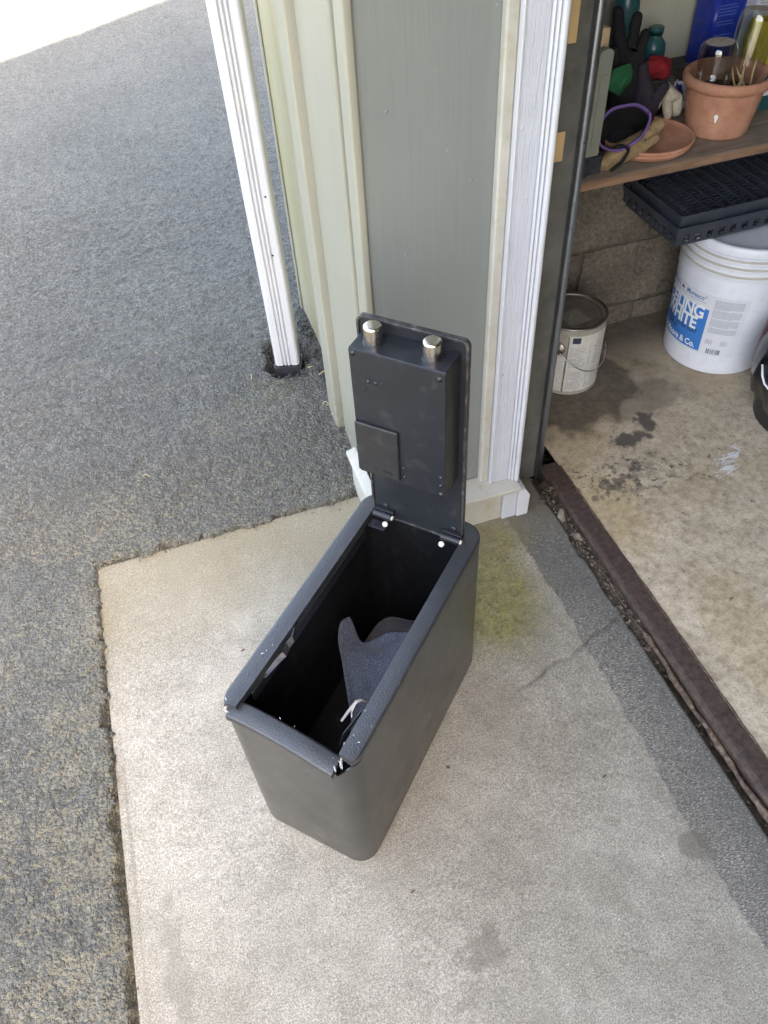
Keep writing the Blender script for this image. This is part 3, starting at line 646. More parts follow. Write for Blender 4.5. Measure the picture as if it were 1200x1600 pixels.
def shade_roof(x0, z0, x1, z1):  # unseen roof, added with pitch, eave and length shaped to shade the ground
    return MB().extr([(x0, z0), (x1, z1), (x1, z1 - .14), (x0, z0 - .14)], lambda x, z: (x, -9.4, z), lambda x, z: (x, 2.30, z)).build('shade_roof', M['shade_roof'], G)
shade_roof(E0, 2.62, 3.45, 2.62 + 3.45 * PIT); shade_roof(3.455, 2.62 + 3.45 * PIT, 6.9, 2.62)
for y0, y1 in ((2.001, 2.03), (-9.04, -9.001)):
    MB().extr([(.372, ZT - .05), (6.55, ZT - .05), (6.55, 2.66), (3.45, 2.475 + 3.45 * PIT), (.372, 2.475 + .372 * PIT)], lambda x, z: (x, y0, z), lambda x, z: (x, y1, z)).build('gable_wall', M['green'], G)  # unseen, follows the underside above so no sun leaks through

# ------------------------------------------------------------------ door track
T = thing('door_track', 'dark steel garage door track beside the white casing', 'door track', (.66, 1.19, 0))
def tb(n, mt, *b, bev=.0012): return MB().box(*b).build(n, M[mt], T, bev=bev)
tb('back_plate', 'steel_dark', -.030, .052, .0, .006, .012, 2.1)
MB().tube([(.0585, -.006, .018 + 2.08 * k / 20) for k in range(21)], .0085, 12).build('rail', M['steel_rail'], T, smooth=True)
tb('lip', 'steel_dark', .0520, .0560, -.012, .045, .013, 2.1)
tb('lip', 'greyslat', .0672, .0690, -.004, .030, .014, 2.1)
tb('web', 'steel_dark', .0565, .0685, .040, .045, .015, 2.1)
for z0, z1 in ((.985, 1.065), (.802, .852)): tb('tan_shim', 'tan', .000, .026, -.0035, -.0005, z0, z1, bev=.0008)

# ------------------------------------------------------------------ downspout
D = thing('downspout', 'white ribbed metal downspout standing at the facade end of the garage', 'downspout', (.236, 1.80, .02), R(-17))
prof = []
Wd, Dd = .068, .052
def rib_profile():
    p = []
    def side(a, b, n_r, depth):
        a, b = Vector(a), Vector(b); d = (b - a); nrm = Vector((d.y, -d.x)).normalized(); L_ = d.length; d = d.normalized()
        out = []
        N = 48
        for k in range(N + 1):
            t_ = .006 + (L_ - .012) * k / N; x = k / N; dep = 0
            for c in [(i + 1) / (n_r + 1) * .72 + .14 for i in range(n_r)]:
                q = (x - c) / (.055 if n_r == 3 else .07)
                if abs(q) < 1: dep = depth * (.5 + .5 * math.cos(math.pi * q))
            out.append(a + d * t_ - nrm * dep)
        return out
    c = [(-Wd / 2, -Dd / 2), (Wd / 2, -Dd / 2), (Wd / 2, Dd / 2), (-Wd / 2, Dd / 2)]
    for i in range(4): p += side(c[i], c[(i + 1) % 4], 3 if i % 2 == 0 else 2, 0.0055 if i % 2 == 0 else .0035)
    return p
pp = rib_profile(); mb = MB(); n = len(pp); vs_ = []; fs = []
for k in range(12):
    z = .062 + 2.5 * k / 11
    for x, y in pp: vs_.append((x + .0006 * math.sin(k * 2.1), y, z))
for k in range(11):
    for i in range(n): fs.append((k * n + i, k * n + (i + 1) % n, (k + 1) * n + (i + 1) % n, (k + 1) * n + i))
sharp_smooth(mb.add(vs_, fs).build('pipe', M['spout'], D), 50)
mb = MB(); o_ = rrect(Wd + .010, Dd + .010, .008, 4); i_ = rrect(Wd + .002, Dd + .002, .006, 4)
n = len(o_)
vs_ = [(x, y, .0) for x, y in o_] + [(x * 1.02, y * 1.02, .060 + (.008 * math.sin(3 * k)) * .2) for k, (x, y) in enumerate(o_)] + [(x, y, .060) for x, y in i_] + [(x, y, .02) for x, y in i_]
fs = [(r_ * n + i, r_ * n + (i + 1) % n, (r_ + 1) * n + (i + 1) % n, (r_ + 1) * n + i) for r_ in range(3) for i in range(n)]
sharp_smooth(mb.add(vs_, fs).build('adapter', M['spout_adapter'], D), 40)
for x, z in ((.019, .55), (.012, .40)): MB().lathe([(.0028, 0), (.0024, .0012), (.0, .0018)], 10, (x, -Dd / 2 + .0002, z), (0, -1, 0), caps=False).build('rivet', M['screw'], D, smooth=True)

# ------------------------------------------------------------------ the safe
L, W, H = .482, .226, .398
SF = thing('safe', 'black steel box safe with its lid standing open on the concrete slab', 'safe', (.135, .688, .0), .775)
def outline(off, r=.036, n=10): return rrect(L - 2 * off, W - 2 * off, max(.004, r - off), n)
def dense(pts, step=.006):
    out = []
    for i, p in enumerate(pts):
        q = pts[(i + 1) % len(pts)]; d = math.dist(p, q); k = max(1, int(d / step))
        for j in range(k): out.append((p[0] + (q[0] - p[0]) * j / k, p[1] + (q[1] - p[1]) * j / k))
    return out
OUT = dense(outline(0))
n = len(OUT)
def inward(p, off):          # shrink a point of the outline towards the opening
    x, y = p; cx = max(-L / 2 + .036, min(L / 2 - .036, x)); cy = max(-W / 2 + .036, min(W / 2 - .036, y))
    d = Vector((x - cx, y - cy)); l = d.length
    return (x - d.x / l * off, y - d.y / l * off)
OX0, OX1, OY = -.214, .209, .0845      # opening
def shell_top(p):
    x, y = p
    z = H - .0125
    if x < -L / 2 + .05:
        f = min(1, max(0, (-L / 2 + .05 - x) / .03)); z -= .004 * f
        for yc, dp in ((-.088, .020), (.097, .011)):
            q = abs(y - yc) / .016
            if q < 1: z -= dp * (1 - q) * (1 if random.random() > .25 else .75)
    return z
tops = [shell_top(p) for p in OUT]
mb = MB(); vs_ = []
rings = [(0.006, lambda k: 0.0), (0.001, lambda k: .003), (0, lambda k: .008)] + [(0, (lambda f: (lambda k: .008 + (tops[k] - .008) * f))(f)) for f in (.25, .5, .75, .94, 1)] + [(.0022, lambda k: tops[k]), (.0022, lambda k: .012)]
for off, zf in rings:
    for k, p in enumerate(OUT):
        x, y = inward(p, off); bow = 0
        z = zf(k); vs_.append((x, y, z))
fs = [(r_ * n + i, r_ * n + (i + 1) % n, (r_ + 1) * n + (i + 1) % n, (r_ + 1) * n + i) for r_ in range(len(rings) - 1) for i in range(n)]
fs.append(tuple(range((len(rings) - 1) * n, len(rings) * n))); fs.append(tuple(range(n))[::-1])
body = sharp_smooth(mb.add(vs_, fs).build('body', M['safe'], SF), 50)
# dark inner liner
mb = MB(); inn = [inward(p, .005) for p in OUT]
mb.add([(x, y, tops[k] - .004) for k, (x, y) in enumerate(inn)] + [(x, y, .014) for x, y in inn], [(i, n + i, n + (i + 1) % n, (i + 1) % n) for i in range(n)] + [tuple(range(n, 2 * n))])
sharp_smooth(mb.build('liner', M['safe_in'], SF), 50)
# U-shaped textured rim: left arm, back, right arm; bent up a little at its torn ends
idx = [k for k, p in enumerate(OUT) if not (p[0] < -L / 2 + .030 and abs(p[1]) < W / 2 - (.012 if p[1] > 0 else .010))]
st = max(range(len(idx)), key=lambda i: (idx[i] - idx[i - 1]) % n); idx = idx[st:] + idx[:st]
prof = [(-.0006, -.0125), (-.0006, -.0042), (.0001, -.0016), (.0014, -.0003), (.0034, 0.0)]
def lift(p):
    x, y = p; f = max(0, (-L / 2 + .10 - x) / .10)
    return (.004 if y > 0 else .0015) * f * f
mb = MB(); cols = []
for k in idx:
    p = OUT[k]; up = lift(p); c = []
    for off, dz in prof: x, y = inward(p, off); c.append((x, y, H + dz + up))
    ox, oy = max(OX0 - .02, min(OX1, p[0])), max(-OY, min(OY, p[1]))
    if p[0] > OX1 - .02 and abs(p[1]) < OY: ox = OX1
    if p[0] < -L / 2 + .036: ox = max(-L / 2 + .012, p[0] + .004)
    c += [(c[-1][0] * .5 + ox * .5, c[-1][1] * .5 + oy * .5, H + .0002 + up), (ox, oy, H - .0005 + up), (ox, oy, H - .0045 + up), (ox + (.0 if abs(oy) == OY else -.0), oy - math.copysign(.0, oy), H - .016 + up)]
    cols.append(c)
m_ = len(cols[0])
for c in cols: mb.v += c
mb.f = [(i * m_ + j, (i + 1) * m_ + j, (i + 1) * m_ + j + 1, i * m_ + j + 1) for i in range(len(cols) - 1) for j in range(m_ - 1)]
mb.f += [tuple(range(m_)), tuple(range((len(cols) - 1) * m_, len(cols) * m_))[::-1]]
rim = sharp_smooth(mb.build('rim', M['safe_tex'], SF), 50)
rim['label'] = 'textured black rim, torn open at the near end'
# broken front bar of the rim, pushed down and out
mb = MB(); prof2 = [(-.2415, -.018), (-.2418, -.0078), (-.2408, -.0048), (-.2390, -.0038), (-.2150, -.0036), (-.2128, -.0046), (-.2085, -.0125), (-.2090, -.020)]
N = 24; vs_ = []
for k in range(N + 1):
    y = .095 - .180 * k / N; t_ = k / N
    for x, dz in prof2: vs_.append((x - .006 * t_ * t_ + .001 * math.sin(5 * t_), y, H + dz - .003 - .010 * t_ ** 1.5 + .0006 * math.sin(11 * t_)))
mm = len(prof2)
mb.add(vs_, [(k * mm + j, (k + 1) * mm + j, (k + 1) * mm + j + 1, k * mm + j + 1) for k in range(N) for j in range(mm - 1)] + [tuple(range(mm)), tuple(range(N * mm, (N + 1) * mm))[::-1]])
fb = sharp_smooth(mb.build('front_rim', M['safe_tex'], SF), 45); fb['label'] = 'broken front bar of the rim, pushed down'
# liner lip under the left arm, brighter metal standing for its edge highlight
mb = MB().box(-.19, .165, OY - .0015, OY + .0025, H - .040, H - .0165); mb.build('liner_lip', M['torn'], SF, bev=.001)
# torn edges and bent tabs
def ribbon(pts, wd, name, mat='torn', tw=.0):
    mb = MB(); vs_ = []
    for i, p in enumerate(pts):
        p = Vector(p); a = tw * i; d = Vector((math.cos(a) * .3, math.sin(a), math.cos(a))) * wd * (.45 + .55 * math.sin(math.pi * (i + .6) / (len(pts) + .2)))
        vs_ += [p - d / 2, p + d / 2]
    mb.add(vs_, [(2 * i, 2 * i + 1, 2 * i + 3, 2 * i + 2) for i in range(len(pts) - 1)])
    return mb.build(name, M[mat], SF, solid=.0009)
ribbon([(-.06, .083, H - .006), (-.075, .078, H - .002), (-.088, .074, H - .006), (-.10, .077, H - .010), (-.115, .074, H - .012), (-.13, .078, H - .014), (-.16, .083, H - .018)], .010, 'torn_edge', 'torn', .25)
ribbon([(-.055, .084, H - .001), (-.07, .081, H + .003), (-.082, .082, H + .001)], .007, 'torn_edge', 'safe_tex', .2)
ribbon([(-.135, -.084, H - .001), (-.139, -.075, H + .005), (-.144, -.070, H + .004), (-.158, -.064, H - .005), (-.174, -.060, H - .012)], .0048, 'bent_tab', 'torn', .35)
ribbon([(-.146, -.070, H + .002), (-.156, -.068, H - .006), (-.163, -.071, H - .010)], .0022, 'bent_tab', 'chip', .5)
ribbon([(-.150, -.080, H - .010), (-.185, -.068, H - .030), (-.205, -.066, H - .05)], .010, 'torn_edge', 'safe', .1)
ribbon([(-.205, -.083, H - .004), (-.219, -.087, H - .010), (-.231, -.090, H - .020)], .009, 'torn_edge', 'chip', .15)
def chips(lst, name='paint_chip'):
    for x, y, z, s_ in lst:
        s_ *= .8; ra = random.uniform(0, 3.1); ca_, sa_ = math.cos(ra), math.sin(ra)
        mb = MB(); m0 = [(x + ca_ * p_ - sa_ * q_, y + sa_ * p_ + ca_ * q_, z + random.uniform(-.0006, .0006)) for p_, q_ in [(s_ * random.uniform(.5, 1.1) * math.cos(a), s_ * .26 * random.uniform(.3, 1.2) * math.sin(a)) for a in [k * 1.05 for k in range(6)]]]
        mb.add(m0 + [(x, y, z + .0006)], [(i, (i + 1) % 6, 6) for i in range(6)]); mb.build(name, M['chip'], SF)
chips([(-.223, .1035, H + .004, .006), (-.232, .100, H - .003, .008), (-.236, .094, H - .004, .007), (-.2385, -.086, H - .014, .008), (-.231, -.092, H - .006, .007), (-.236, -.097, H - .004, .004),
       (-.168, -.107, H + .0016, .004), (-.178, -.1105, H - .001, .003), (-.196, -.102, H + .0018, .0035), (-.190, -.090, H + .0016, .002), (-.2105, .020, H - .006, .003), (-.2115, -.005, H - .007, .002),
       (-.150, -.087, H + .001, .003), (-.115, .093, H + .0022, .004), (-.135, .098, H + .003, .0045), (-.128, .0955, H + .003, .003), (-.06, -.112, H - .0005, .0025), (-.09, -.1115, H - .0005, .0018), (-.226, -.076, H - .0155, .003)])
# lid
LX = .206
pts = rrect(.169, .410, .010, 5, 0, H - .012 + .205)
LID = MB().extr([(y, z) for y, z in pts], lambda y, z: (LX - .0015, y, z), lambda y, z: (LX + .0035, y, z)).build('lid', M['lid'], SF, bev=.0012)
# upturned edge of the lid, worn
e_o = rrect(.171, .412, .011, 5, 0, H - .012 + .205); e_i = rrect(.163, .404, .008, 5, 0, H - .012 + .205)
mb = MB(); n2 = len(e_o)
vs_ = [(LX - .0045, *p) for p in e_i] + [(LX - .0045, *p) for p in e_o] + [(LX + .005, *p) for p in e_o] + [(LX - .001, *p) for p in e_i]
mb.add(vs_, [(r_ * n2 + i, r_ * n2 + (i + 1) % n2, ((r_ + 1) % 4) * n2 + (i + 1) % n2, ((r_ + 1) % 4) * n2 + i) for r_ in range(4) for i in range(n2)])
mb.build('lid_flange', paint('worn_black_edge', (.024, .024, .026), .4, .5, .3, 30, 0, dirt=(.28, .27, .25), dirt_amt=.45), LID, bev=.0008)
LB = MB().box(.156, LX - .002, -.0735, .0735, H + .142, H + .378).build('lock_box', M['lid'], SF, bev=.0016)
MB().box(.1545, .1558, -.0725, .0725, H + .143, H + .377).build('cover_plate', M['lid'], LB, bev=.0006)
MB().box(.1485, .1544, .0005, .0722, H + .151, H + .250).build('battery_cover', M['plastic_black'], LB, bev=.0022, seg=3)
MB().box(.1482, .1490, .0125, .0285, H + .1630, H + .1646).box(.1482, .1490, .0125, .0141, H + .158, H + .163).box(.1482, .1490, .0400, .0416, H + .159, H + .1665).build('latch_mark', M['safe_in'], LB)
def screw(y, z, r, mat='screw'):
    o = MB().lathe([(r * 1.25, 0), (r * 1.2, .0006), (r, .0008), (r * .8, .0022), (r * .3, .0028), (0, .0029)], 14, (.1546, y, z), (-1, 0, 0), caps=False).build('screw', M[mat], LB, smooth=True)
    MB().box(.1512, .1518, y - r * .55, y + r * .55, z - r * .14, z + r * .14).build('screw_slot', M['safe_in'], o)
for y, z in ((.0665, .371), (-.0635, .366), (.0625, .150), (-.0665, .147)): screw(y, H + z, .0036)
for y, z, r in ((-.0665, .166, .0024), (-.0665, .183, .0024), (-.0055, .160, .0022), (-.0040, .178, .0022), (.0455, .328, .0026), (.0335, .329, .0026), (.0225, .331, .0016), (.0565, .345, .0014), (.0525, .312, .0014), (-.045, .245, .0014)): screw(y, H + z, r)
for y in (.0465, -.0425):
    MB().lathe([(.0132, 0), (.0132, .0245), (.0128, .0267), (.0112, .0283), (.006, .0289), (0, .0290)], 28, (.180, y, H + .377), caps=False).build('lock_bolt', M['steel'], LB, smooth='auto')
    MB().lathe([(.0150, 0), (.0150, .0012), (.0135, .0018)], 24, (.180, y, H + .3775), caps=False).build('bolt_collar', M['lid'], LB, smooth=True)
# hinges
for y0, y1, sx in ((.043, .078, 1), (-.086, -.051, -1)):
    HG = MB().lathe([(.0052, 0), (.0066, .0008), (.0066, (y1 - y0) - .0008), (.0052, y1 - y0)], 18, (.1905, y0, H + .004), (0, 1, 0)).build('hinge', M['lid'], SF, smooth='auto')
    MB().box(.1955, .2035, y0, y1, H + .0005, H + .0105).build('hinge_leaf', M['lid'], HG, bev=.001)
    ys = y0 if sx > 0 else y1
    MB().lathe([(.0044, 0), (.0044, .0015), (.003, .0026), (0, .003)], 14, (.1905, y0 - .0002, H + .004), (0, -1, 0), caps=False).build('pin_head', M['white_cap'], HG, smooth=True)
    MB().lathe([(.0052, 0), (.0052, .0016), (.0036, .0028), (0, .0032)], 16, (.184, (.053 if sx > 0 else -.055), H - .010), (-.8, 0, .6), caps=False).build('screw', M['white_cap'], HG, smooth=True)
    MB().lathe([(.0055, 0), (.0055, .001), (.004, .0022), (0, .0026)], 12, (.2040, (y0 + y1) / 2, H + .0155), (-1, 0, 0), caps=False).build('rivet', M['lid'], HG, smooth=True)
    if sx > 0:
        MB().box(.172, .190, .050, .082, H - .0155, H - .0135).build('tab', M['lid'], HG, bev=.0006)
        MB().lathe([(.0028, 0), (.0, .0002)], 12, (.179, .069, H - .0133), caps=False).build('tab_hole', M['safe_in'], HG)

# loose felt mat in the safe
FE = [(-.135, -.036, .21), (-.097, -.018, .205), (-.061, .009, .20), (-.013, .046, .195), (.033, .081, .200), (.060, .088, .210), (.082, .083, .220)]
def poly(P, s):
    i = min(int(s * (len(P) - 1)), len(P) - 2); f = s * (len(P) - 1) - i
    g = lambda k: Vector(P[max(0, min(len(P) - 1, k))])
    a, b, c, d = g(i - 1), g(i), g(i + 1), g(i + 2)
    return .5 * ((2 * b) + (c - a) * f + (2 * a - 5 * b + 4 * c - d) * f * f + (3 * b - a - 3 * c + d) * f ** 3)
def to_world(p): return Vector((math.cos(.775) * p[0] - math.sin(.775) * p[1], math.sin(.775) * p[0] + math.cos(.775) * p[1], p[2]))
def felt(s, t_):
    l = poly(FE, s); r = Vector((-.150 + .262 * s, -.104, .275 + .015 * math.sin(4 * s)))
    p = l.lerp(r, t_); p.z -= .030 * math.sin(math.pi * t_) + .008 * math.sin(7 * s + 4 * t_) - .004 * math.sin(17 * s - 9 * t_)
    dip = math.exp(-((t_ - .20) / .14) ** 2) * max(0, s - .72) / .28
    p.x -= .030 * dip; p.z -= .020 * dip
    p.z += .016 * math.exp(-(t_ / .06) ** 2) * (.4 + .6 * s)
    return to_world(p)
o = MB().surf(felt, 48, 36).build('felt_mat', M['felt'], None, smooth=True, solid=.003); o.location = (.135, .688, 0)
tag(o, 'curled grey blue felt mat lying inside the open black safe', 'felt mat')
FB = [(.058, .052, .165), (.085, .046, .185), (.104, .036, .203), (.114, .020, .216), (.114, -.005, .224), (.112, -.030, .232), (.120, -.060, .245)]
def felt2(s, t_):
    top = poly(FB, s); bot = Vector((.050 + .03 * s, .040 - .10 * s, .150 + .06 * s))
    p = bot.lerp(top, t_); p.x += .012 * math.sin(math.pi * t_); p.z += .004 * math.sin(6 * s + 3 * t_)
    return to_world(p)
o = MB().surf(felt2, 26, 14).build('felt_mat', cloth('felt_back', (.050, .047, .050), 380), None, smooth=True, solid=.003); o.location = (.135, .688, 0)
tag(o, 'dark brown grey felt piece standing behind the blue felt in the safe', 'felt mat')

# ------------------------------------------------------------------ inside the garage: floor
def place(mb, **k): return mb
# white pail
BX, BY = 1.425, 1.488
B = thing('paint_bucket', 'large white plastic paint bucket with blue CEILING WHITE label', 'bucket', (BX, BY, .008))
def br(z): return .137 + .016 * z / .37
MB().lathe([(.128, .0), (.135, .002), (.137, .008), (br(.262), .262), (br(.266) + .002, .266), (br(.27) + .002, .285), (br(.285), .289), (br(.30), .302), (br(.303) + .0035, .304), (br(.31) + .0035, .309), (br(.312), .311), (br(.325), .325), (br(.327) + .0035, .327), (br(.33) + .0035, .332), (br(.333), .334), (br(.346), .346), (br(.348) + .004, .347), (br(.35) + .004, .353), (br(.355), .355), (br(.37), .370)], 64, caps=True).build('pail', M['bucket'], B, smooth='auto')
for z in (.3085, .3315, .3525): MB().lathe([(br(z) + .0012, z), (br(z) + .0040, z + .0006), (br(z) + .0042, z + .0050), (br(z) + .001, z + .0058)], 64, caps=False).build('dirty_ring', M['bucket_dirt'], B, smooth=True)
MB().lathe([(.156, .366), (.1575, .372), (.1575, .386), (.154, .390), (.143, .390), (.140, .383), (0, .383)], 64, caps=False).build('lid', M['bucket'], B, smooth='auto')
def wrap(phi, z, off): phi -= R(9); r = br(z) + off; return (r * math.cos(phi), r * math.sin(phi), z)
def patch(p0, p1, z0, z1, off, name, mat, par, sk=0.0, nn=24):
    return MB().surf(lambda s, t_: wrap(R(p0 + (p1 - p0) * s + sk * t_), z0 + (z1 - z0) * t_, off), nn, 6).build(name, M[mat], par, smooth=True)
def wtext(body, size, phi0, z, off, name, mat, par, bold=0, ax='LEFT', sx=1.0, spacing=1.0, shear=0):
    v, f = text_mesh(body, size, ax, bold, shear, spacing); r = .139
    mb = MB(); mb.add([wrap(R(phi0) + (x * sx) / r, z + y, off) for x, y, _ in v], f)
    me = mb.mesh(name); return link(name, me, M[mat], par)
LBp = patch(118, 223, .070, .202, .0008, 'blue_label', 'blue_label', B)
LPp = patch(118, 260, .064, .246, .0004, 'paper_label', 'paper', B, nn=40)
wtext('CEILING', .052, 219, .171, .0016, 'label_word', 'ink_white', LBp, .0016, 'RIGHT', .80, .93)
wtext('WHITE', .052, 213.5, .133, .0016, 'label_word', 'ink_white', LBp, .0016, 'RIGHT', .80, .93)
wtext('ACRYLIC LATEX FLAT', .0155, 216, .1205, .0014, 'label_line', 'ink', LBp, .0003, 'RIGHT', .85)
wtext('258 01', .0175, 190, .1060, .0014, 'label_line', 'ink', LBp, .0003, 'RIGHT', .95)
wtext('5 GALLONS   18.92 LITERS', .0085, 204, .0985, .0014, 'label_line', 'ink_blue', LBp, 0, 'RIGHT', .9)
wtext('Benjamin Moore & Co.', .026, 217.5, .0770, .0014, 'label_line', 'ink_white', LBp, .0007, 'RIGHT', .80)
wtext('Muresco', .0185, 215, .2250, .0014, 'label_line', 'ink_blue', LPp, .0003, 'RIGHT', .86)
wtext('\u00ae', .009, 215.3, .2320, .0014, 'label_line', 'ink_blue', LPp, 0, 'LEFT', .9)
wtext('Moore\u2019s', .0185, 180, .2250, .0014, 'label_line', 'ink_blue', LPp, .0003, 'RIGHT', .86)
tri = [(0, .010), (-.0065, -.001), (.0065, -.001)]
MB().add([wrap(R(185.5) + x / .139, .2275 + y, .0013) for x, y in tri], [(0, 1, 2)]).build('label_emblem', M['ink'], LPp)
patch(178, 218, .2185, .2195, .0013, 'label_rule', 'ink_blue', LPp)
mb = MB()
for k in range(34):
    z = .236 - k * .0030; ph = 226.5; end = 255 - (random.uniform(4, 14) if k % 9 == 8 else 0)
    if k % 9 == 0 and k: continue
    while ph < end:
        wl = random.uniform(.8, 3.0); p1 = min(end, ph + wl)
        mb.add([wrap(R(ph), z, .0012), wrap(R(p1), z, .0012), wrap(R(p1), z + .0012, .0012), wrap(R(ph), z + .0012, .0012)], [(0, 1, 2, 3)]); ph = p1 + random.uniform(.3, .6)
for k in range(5):
    z = .113 - k * .0030
    for a, b_ in ((227, 238), (243, 253)): mb.add([wrap(R(a), z, .0012), wrap(R(b_ - random.uniform(0, 4)), z, .0012), wrap(R(b_ - 3), z + .001, .0012), wrap(R(a), z + .001, .0012)], [(0, 1, 2, 3)])
mb.build('fine_print', M['ink_grey'], LPp)['kind'] = 'stuff'
mb = MB(); ph = 231.0
while ph < 245:
    wl = random.choice((.35, .35, .7, 1.0)); mb.add([wrap(R(ph), .070, .0012), wrap(R(ph + wl), .070, .0012), wrap(R(ph + wl), .086, .0012), wrap(R(ph), .086, .0012)], [(0, 1, 2, 3)]); ph += wl + random.choice((.35, .5, .8))
mb.build('barcode', M['ink'], LPp)
RP = patch(286, 318, .075, .215, .0006, 'warning_label', 'paper', B)
for a, b_, z0, z1 in ((286.3, 286.9, .077, .213), (286.3, 317, .2115, .213), (286.3, 317, .077, .0785)): patch(a, b_, z0, z1, .0012, 'label_rule', 'ink_red', RP)
for k in range(26): patch(288, 316 - random.uniform(0, 8), .082 + k * .0038, .0838 + k * .0038, .0012, 'label_line', 'ink_red', RP, nn=10)
wtext('PELIGRO', .020, 288, .188, .0013, 'label_line', 'ink_red', RP, .0006, 'LEFT', .9)
mb = MB()
for a in range(120, 330, 9): mb.add([((.131 + .004) * math.cos(R(a)), (.131 + .004) * math.sin(R(a)), .001), ((.131 + .010 + .003 * math.sin(a)) * math.cos(R(a + 3)), (.138 + .003 * math.sin(a)) * math.sin(R(a + 3)), .0012), ((.131 + .005) * math.cos(R(a + 9)), (.136) * math.sin(R(a + 9)), .001)], [(0, 1, 2)])

# gallon tin
CX, CY, CR, CH = .972, 1.527, .0875, .212
K = thing('paint_can', 'dusty metal gallon paint can with pale label behind the door track', 'paint can', (CX, CY, .008), R(10))
MB().lathe([(CR - .004, 0), (CR + .001, .001), (CR + .001, .004), (CR - .001, .006), (CR - .001, CH - .008), (CR + .0015, CH - .005), (CR + .0015, CH), (CR - .001, CH + .001), (CR - .004, CH)], 56, caps=False).build('tin', M['can'], K, smooth='auto')
MB().lathe([(CR + .0012, CH - .004), (CR + .0026, CH - .001), (CR + .001, CH + .0018), (CR - .005, CH + .001), (CR - .007, CH - .003)], 56, caps=False).build('rim', M['can_rim'], K, smooth=True)
MB().lathe([(CR - .006, CH - .002), (CR - .010, CH - .001), (CR - .012, CH - .005), (CR - .017, CH - .005), (CR - .019, CH - .0015), (CR - .021, CH - .004), (0, CH - .004)], 56, caps=False).build('lid', M['can_lid'], K, smooth='auto')
def cw(phi, z, off): return ((CR + off) * math.cos(R(phi)), (CR + off) * math.sin(R(phi)), z)
CL = MB().surf(lambda s, t_: cw(228 + 100 * s, .012 + .180 * t_, .0002), 32, 4).build('label', M['can_label'], K, smooth=True)
MB().surf(lambda s, t_: cw(150 + 74 * s, .012 + .115 * t_, .0002), 24, 3).build('label', M['can_label'], K, smooth=True)
MB().surf(lambda s, t_: cw(226.0 + 1.0 * s, .010 + .180 * t_, .0004), 2, 3).build('label_seam', M['ink'], K)
MB().surf(lambda s, t_: cw(233 + 14 * s, .170 + .018 * t_, .0008), 8, 2).build('label_print', M['ink'], CL)
mb = MB()
for k in range(30):
    z = .020 + k * .0046
    if 13 <= k <= 15: continue
    for a, b_ in ((231, 262), (265, 300)):
        e = b_ - random.uniform(0, 10); mb.add([cw(a, z, .0007), cw((a + e) / 2, z, .0009), cw(e, z, .0007), cw(e, z + .0015, .0007), cw((a + e) / 2, z + .0015, .0009), cw(a, z + .0015, .0007)], [(0, 1, 4, 5), (1, 2, 3, 4)])
mb.build('fine_print', M['ink_grey'], CL)['kind'] = 'stuff'
mb = MB()
for k in range(22):
    z = .018 + k * .0046
    for a, b_ in ((176, 196), (199, 222)):
        e = b_ - random.uniform(0, 6); mb.add([cw(a, z, .0007), cw(e, z, .0007), cw(e, z + .0014, .0007), cw(a, z + .0014, .0007)], [(0, 1, 2, 3)])
mb.build('fine_print', M['ink_grey'], CL)['kind'] = 'stuff'
ph = 212
c_ = cw(ph, .150, 0); MB().lathe([(.017, 0), (.016, .004), (.011, .0045), (.010, .007), (0, .008)], 20, c_, (math.cos(R(ph)), math.sin(R(ph)), 0), caps=False).build('handle_ear', M['can_rim'], K, smooth='auto')
wp = [cw(212, .150, .010)] + [cw(212 + 100 * t_, .150 - .062 * math.sin(math.pi * min(1, t_ * 1.0) * .8) , .010 + .012 * math.sin(math.pi * t_)) for t_ in [k / 14 for k in range(1, 15)]] + [cw(318, .128, .006)]
MB().tube(wp, .0016, 6).build('handle', M['wire'], K, smooth=True)
MB().surf(lambda s, t_: (-.045 + .062 * s, -.050 + .060 * t_, CH - .0033), 2, 2).build('lid_sticker', paint('lid_sticker', (.20, .18, .155), .7, .2, .2, 80), K)

# black bucket with a bin liner, cut by the edge of the photograph
Q = thing('black_bucket', 'black bucket with wire handle and plastic liner at the right edge', 'bucket', (1.475, 1.135, .008))
MB().lathe([(.125, 0), (.135, .004), (.150, .20), (.157, .205), (.157, .225), (.150, .228), (.147, .215), (.132, .02), (0, .02)], 48, caps=False).build('pail', M['plastic_black'], Q, smooth='auto')
def bagf(s, t_):
    a = 2 * math.pi * s; r = .159 + .006 * math.sin(9 * a + 3 * t_) * t_ + .004 * math.sin(23 * a) * t_ + .016 * math.sin(t_ * 3.1) - .022 * max(0, t_ - .55)
    return (r * math.cos(a), r * math.sin(a), .225 - .165 * t_ + .012 * math.sin(5 * a) * t_)
MB().surf(bagf, 90, 16).build('liner_skirt', M['bag'], Q, smooth=True)
MB().lathe([(.118, .03), (.130, .24), (.133, .245), (.130, .25), (.126, .245), (.115, .04)], 40, (0, 0, 0), caps=False).build('inner_pail', M['bucket'], Q, smooth='auto')
wp = []
for k in range(15):
    a = R(165 + 75 * k / 14); wp.append((.176 * math.cos(a), .176 * math.sin(a), .185 - .120 * (k / 14) ** .8 - .01 * math.sin(k)))
MB().tube(wp, .0026, 8).build('handle', M['ink_white'], Q, smooth=True)

